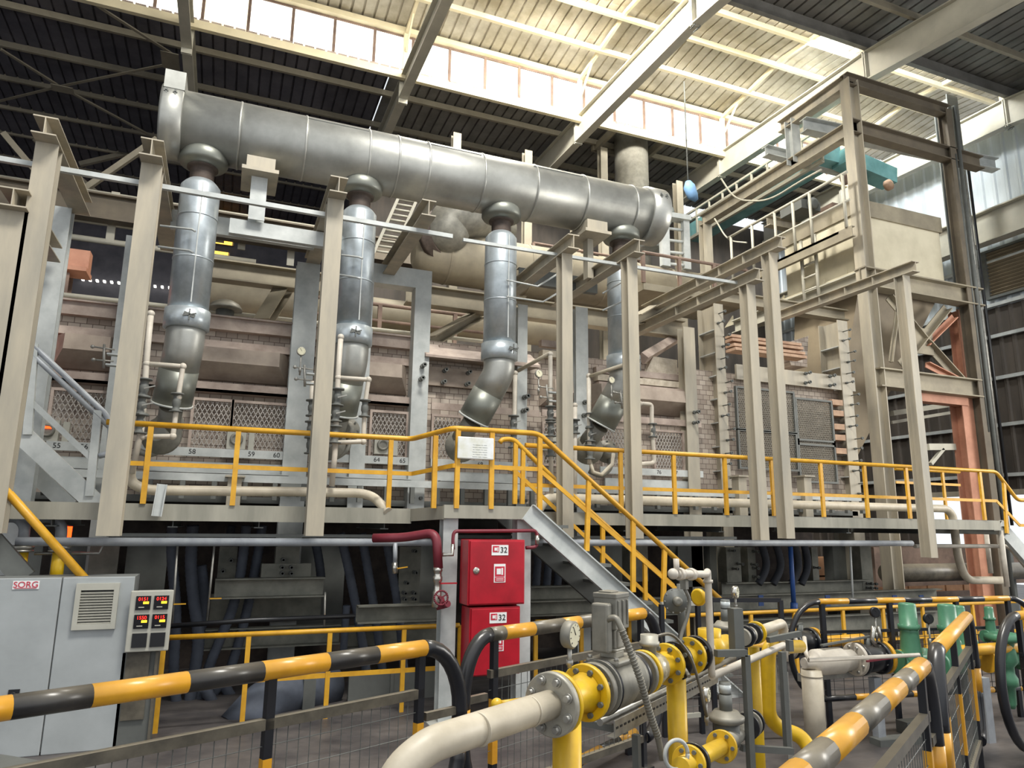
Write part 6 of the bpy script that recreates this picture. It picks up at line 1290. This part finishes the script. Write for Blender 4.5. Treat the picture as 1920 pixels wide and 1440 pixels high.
b = B(); a, c = P(1740, 838, Y=9.3), P(1790, 838, Y=9.3); b.bar(a, c, .06, .12); b.bar(P(1745, 870, Y=9.3), P(1768, 842, Y=9.3), .06, .06); put('wall_bracket', b, 'rafter', label='pale steel wall bracket left of the orange post', cat='bracket')
b = B(); b.bar(P(1672, 775, Y=10.2), P(1805, 755, Y=10.2), .1, .1); b.bar(P(1672, 792, Y=10.2), P(1805, 770, Y=10.2), .04, .06); put('cable_ladder', b, 'rafter', label='pale horizontal cable ladder behind the rightmost hanging post', cat='cable ladder')
# rear round ducts
t = thing('exhaust_stack', 'beige round exhaust stack passing up through the roof with a square collar', 'duct', tuple(P(1184, 360, Y=14.9)))
p = P(1184, 310, Y=14.9); b = B(); b.cyl((p.x, 14.9, p.z-4), (p.x, 14.9, 12.4), .44, 36); put('pipe', b, 'castgrey', t)
b = B()
for s in (-1, 1): b.box((p.x-.85, 14.9+s*.6-.05, 11.6), (p.x+.85, 14.9+s*.6+.05, 11.78)); b.box((p.x+s*.75-.05, 14.3, 11.6), (p.x+s*.75+.05, 15.5, 11.78))
put('roof_collar', b, 'purlin', t)
t = thing('exhaust_vessel', 'large beige horizontal insulated exhaust duct behind the branches', 'duct', tuple(P(1000, 520, Y=11.3)))
a, c = P(812, 480, Y=11.3), P(1330, 548, Y=11.3); zz = a.z
b = B(); b.lathe((a.x-.35, 11.3, zz), (1, 0, 0), [(0, .2), (.08, .34), (.3, .44), (.5, .46), (c.x-a.x+.35, .46)], 40); put('shell', b, 'beige', t)
for k in range(8): b = B(); b.lathe((a.x+.2+k*.75, 11.3, zz), (1, 0, 0), [(0, .46), (.006, .47), (.03, .47), (.036, .46)], 40); put('band', b, 'beige', t)
b = B(); q0, q1, q2 = P(838, 440, Y=10.9), P(858, 405, Y=10.8), P(925, 398, Y=11.6); b.tube([V((q0.x-.05, 11.1, zz+.3)), q0, q0+V((.05, 0, .25)), q1+V((.15, 0, .05)), q2+V((.3, .5, -.1))], .37, 36, bend=.6); put('elbow', b, 'castgrey', t)
b = B(); b.lathe(V((q0.x-.1, 11.1, zz+.25)), (q0-V((q0.x-.1, 11.1, zz+.25))), [(0, .46), (.1, .46), (.12, .37), (.2, .37)], 32); put('collar', b, 'bellow', t)
b = B(); a, c = P(390, 548, Y=11), P(620, 572, Y=11); b.tube([(a.x-.1, 11, a.z), (c.x+4, 11, a.z)], .24, 28); put('rear_duct', b, 'beige', label='beige round duct low behind the first two branches', cat='duct')
t = thing('roof_vent', 'pale mushroom vent cap on the furnace top right of the first branch', 'vent', tuple(P(424, 610, Y=9.6)))
p = P(424, 562, Y=9.6); b = B(); b.lathe(p, (0, 0, -1), [(0, .02), (.02, .1), (.06, .17), (.12, .21), (.14, .21), (.15, .12)], 28); put('cap', b, 'castgrey', t)
b = B(); b.tube([p-V((0, 0, .13)), p-V((0, 0, .42))], .11, 20); put('pipe', b, 'steel_dark', t)
b = B(); b.tube([(-3, 9.7, P(300, 590, Y=9.7).z), (3.4, 9.7, P(300, 590, Y=9.7).z)], .03, 8); b.tube([(-3, 9.7, P(300, 590, Y=9.7).z+.12), (3.4, 9.7, P(300, 590, Y=9.7).z+.12)], .03, 8); put('crown_pipe', b, 'rafter', label='pair of pale pipes lying along the furnace top', cat='pipe')
b = B(); b.ibeam(P(492, 606, Y=8.9), P(545, 520, Y=9.6), .14, .2, .015); put('inclined_beam', b, 'beige', label='brown inclined beam over the furnace top left of the second branch', cat='beam', group='inclined beams over the crown')
b = B(); b.ibeam(P(808, 640, Y=8.9), P(905, 585, Y=9.6), .14, .2, .015); put('inclined_beam', b, 'beige', label='brown inclined beam right of the portal', cat='beam', group='inclined beams over the crown')
b = B(); b.ibeam(P(1195, 600, Y=9.0), P(1290, 545, Y=9.8), .16, .2, .015); put('inclined_beam', b, 'beige', label='brown inclined beam left of the bolt-studded column', cat='beam', group='inclined beams over the crown')
for k, (px, lab) in enumerate(((853, 'above the exhaust elbow'), (988, 'right of the third branch'), (1078, 'between third and fourth branch'), (1270, 'left of the conveyor'), (1130, 'beside the exhaust stack'))):
    b = B(); X = P(px, 340, Y=15).x; b.ibeam((X, 15, 0), (X, 15, P(px, (252, 285, 330, 342, 280)[k], Y=15).z), .2, .2, .02, (0, 1, 0)); put('rear_column', b, 'purlin', label='pale rear steel column '+lab, cat='column', group='rear columns')
# rear walkways
def rearwalk(xa, ya, xb_, yb_, Y, lab, n=5, h=.9):
    a, c = P(xa, ya, Y=Y), P(xb_, yb_, Y=Y); z = (a.z+c.z)/2; t = thing('rear_walkway', lab, 'walkway', ((a.x+c.x)/2, Y, z-h), 'rear walkways')
    b = B(); b.tube([(a.x, Y, z), (c.x, Y, z)], .03, 8); b.tube([(a.x, Y, z-h*.5), (c.x, Y, z-h*.5)], .025, 8); put('rail', b, 'rust_brown', t)
    for k in range(n): X = a.x+(c.x-a.x)*k/(n-1); b = B(); b.bar((X, Y, z-h), (X, Y, z), .06, .05, (0, 1, 0)); put('upright', b, 'rust_brown', t)
    b = B(); b.box((a.x, Y, z-h-.12), (c.x, Y+.9, z-h)); put('deck', b, 'beige', t)
rearwalk(1205, 467, 1400, 512, 9.9, 'brown rear walkway with a railing right of the header duct end', 4, .55)
rearwalk(1000, 455, 1200, 490, 12.2, 'dim rear walkway between the third and fourth branches', 5)
rearwalk(560, 560, 920, 590, 10.2, 'rear walkway low behind the second branch', 6, .5)
t = thing('access_ladder', 'pale slanting access ladder behind the second duct branch', 'ladder', tuple(P(705, 470, Y=11.5)))
la, lb = P(700, 475, Y=11.5), P(748, 368, Y=11.5); o = V((.32, 0, 0))
b = B(); b.bar(la, lb, .06, .05); b.bar(la+o, lb+o, .06, .05); put('side_rail', b, 'rafter', t)
for k in range(11): b = B(); q = la+(lb-la)*(k+.5)/11; b.tube([q, q+o], .02, 6); put('rung', b, 'rafter', t)
# blue-white scaffold and bag
t = thing('scaffold', 'pale blue steel scaffold frame right of the header duct end', 'scaffold', tuple(P(1265, 500, Y=11)))
for (xa, ya, xb_, yb_, w_) in ((1244, 395, 1250, 500, .18), (1284, 405, 1284, 505, .14), (1215, 400, 1290, 412, .22)):
    b = B(); a, c = P(xa, ya, Y=11), P(xb_, yb_, Y=11)
    if w_ < .2: c.x = a.x
    b.bar(a, c, w_, .1, (0, 1, 0) if w_ < .2 else (0, 0, 1)); put('frame_member', b, 'duct_blue' if 0 else 'steel', t)
for k in range(4): b = B(); b.tube([P(1250, 428+22*k, Y=11), P(1284, 432+22*k, Y=11)], .03, 6); put('rung', b, 'steel', t)
b = B(); b.tube([P(1290, 340, Y=12), P(1292, 350, Y=12), P(1299, 368, Y=12), P(1306, 376, Y=12)], .1, 16, radii=[.06, .13, .12, .05]); hb = put('hanging_bag', b, 'blue_bag', label='blue bag hanging under the roof left of the conveyor', cat='bag')
b = B(); q = P(1290, 342, Y=12); b.tube([q, (q.x, 12, 11.6)], .015, 6); put('cord', b, 'steel_dark', hb)
b = B(); b.tube([P(1222, 470, Y=11.6), P(1224, 430, Y=11.6), P(1240, 400, Y=12)], .28, 24, bend=.4); put('cooling_duct', b, 'duct_blue', label='pale blue round duct behind the right end of the header duct', cat='duct')
# orange crane beam far left
t = thing('orange_crane', 'orange steel crane bracket on the far left behind the tall posts', 'crane', tuple(P(100, 560, Y=10.5)))
a, c = P(30, 452, Y=10.5), P(165, 505, Y=10.5); b = B(); b.box((a.x, 10.5, c.z), (c.x, 10.7, a.z)); b.box((a.x, 10.4, c.z-.06), (c.x, 10.8, c.z)); put('beam', b, 'orange', t)
a = P(118, 515, Y=10.6); b = B(); b.ibeam((a.x, 10.6, P(118, 590, Y=10.6).z-1), (a.x, 10.6, a.z), .25, .2, .02, (0, 1, 0)); put('leg', b, 'rust_brown', t)
# pallets of boxes at the lower right
n = 0
for r_ in range(2):
    for k in range(9):
        p = P(1755+k*27, 1094, Y=11.8); X = 12.1+k*.62; b = B(); b.box((X, 12.6, .25+r_*.42), (X+.56, 13.2, .25+r_*.42+.38)); 
        put('carton', b, 'cardboard', label='brown carton, %s from the left in the %s row of the stack' % (('first', 'second', 'third', 'fourth', 'fifth', 'sixth', 'seventh', 'eighth', 'ninth')[k], ('lower', 'upper')[r_]), cat='box', group='stacked brown cartons')
b = B(); b.box((12.0, 12.5, 0), (17.8, 13.3, .25)); put('pallet', b, 'rust_brown', label='low pallet row under the brown cartons', cat='pallet')
# support post and stair at the right end of the walkway
b = B(); p = P(1878, 990, Y=7.05); b.tube([(p.x-.03, 7.05, P(1885, 1100, Y=7.05).z), (p.x-.03, 7.05, PZ-.14)], .035, 10); put('hanger_post', b, 'white_pipe', label='pale round hanger post at the right end of the walkway', cat='post', group='hanger posts under the walkway end')
b = B(); p = P(1848, 990, Y=7.6); b.tube([(p.x, 7.6, P(1850, 1075, Y=7.6).z), (p.x, 7.6, PZ-.14)], .035, 10); put('hanger_post', b, 'white_pipe', label='thin hanger post left of the right end of the walkway', cat='post', group='hanger posts under the walkway end')
b = B(); b.chan(P(1876, 985, Y=7.1), P(1935, 1052, Y=7.1), .2, .06, .012, side=-1); put('stair_stringer', b, 'steel', label='grey stair stringer leaving the right end of the walkway', cat='stair')
b = B(); z = P(1800, 1024, Y=7.3).z; b.tube([(P(1715, 1020, Y=7.3).x, 7.3, z), (P(1890, 1020, Y=7.3).x, 7.3, z), P(1925, 1065, Y=7.3)], .03, 10, bend=.1); put('water_pipe', b, 'white_pipe', label='thin pale pipe under the right end of the walkway', cat='pipe')
b = B(); z = P(1700, 1050, Y=10.5).z; b.box((P(1640, 1050, Y=10.5).x, 10.5, z-.5), (17, 11.5, z+.25)); put('rear_duct', b, 'rust_brown', label='dark brown rear duct box low behind the rightmost post', cat='duct')
b = B(); a = P(1660, 1075, Y=9.6); b.tube([a, V((a.x+1.9, 9.6, a.z)), V((a.x+4.6, 9.6, a.z))], .16, 20); put('rear_duct', b, 'stripe_grey', label='grey round rear duct low behind the cream drop pipe', cat='duct')
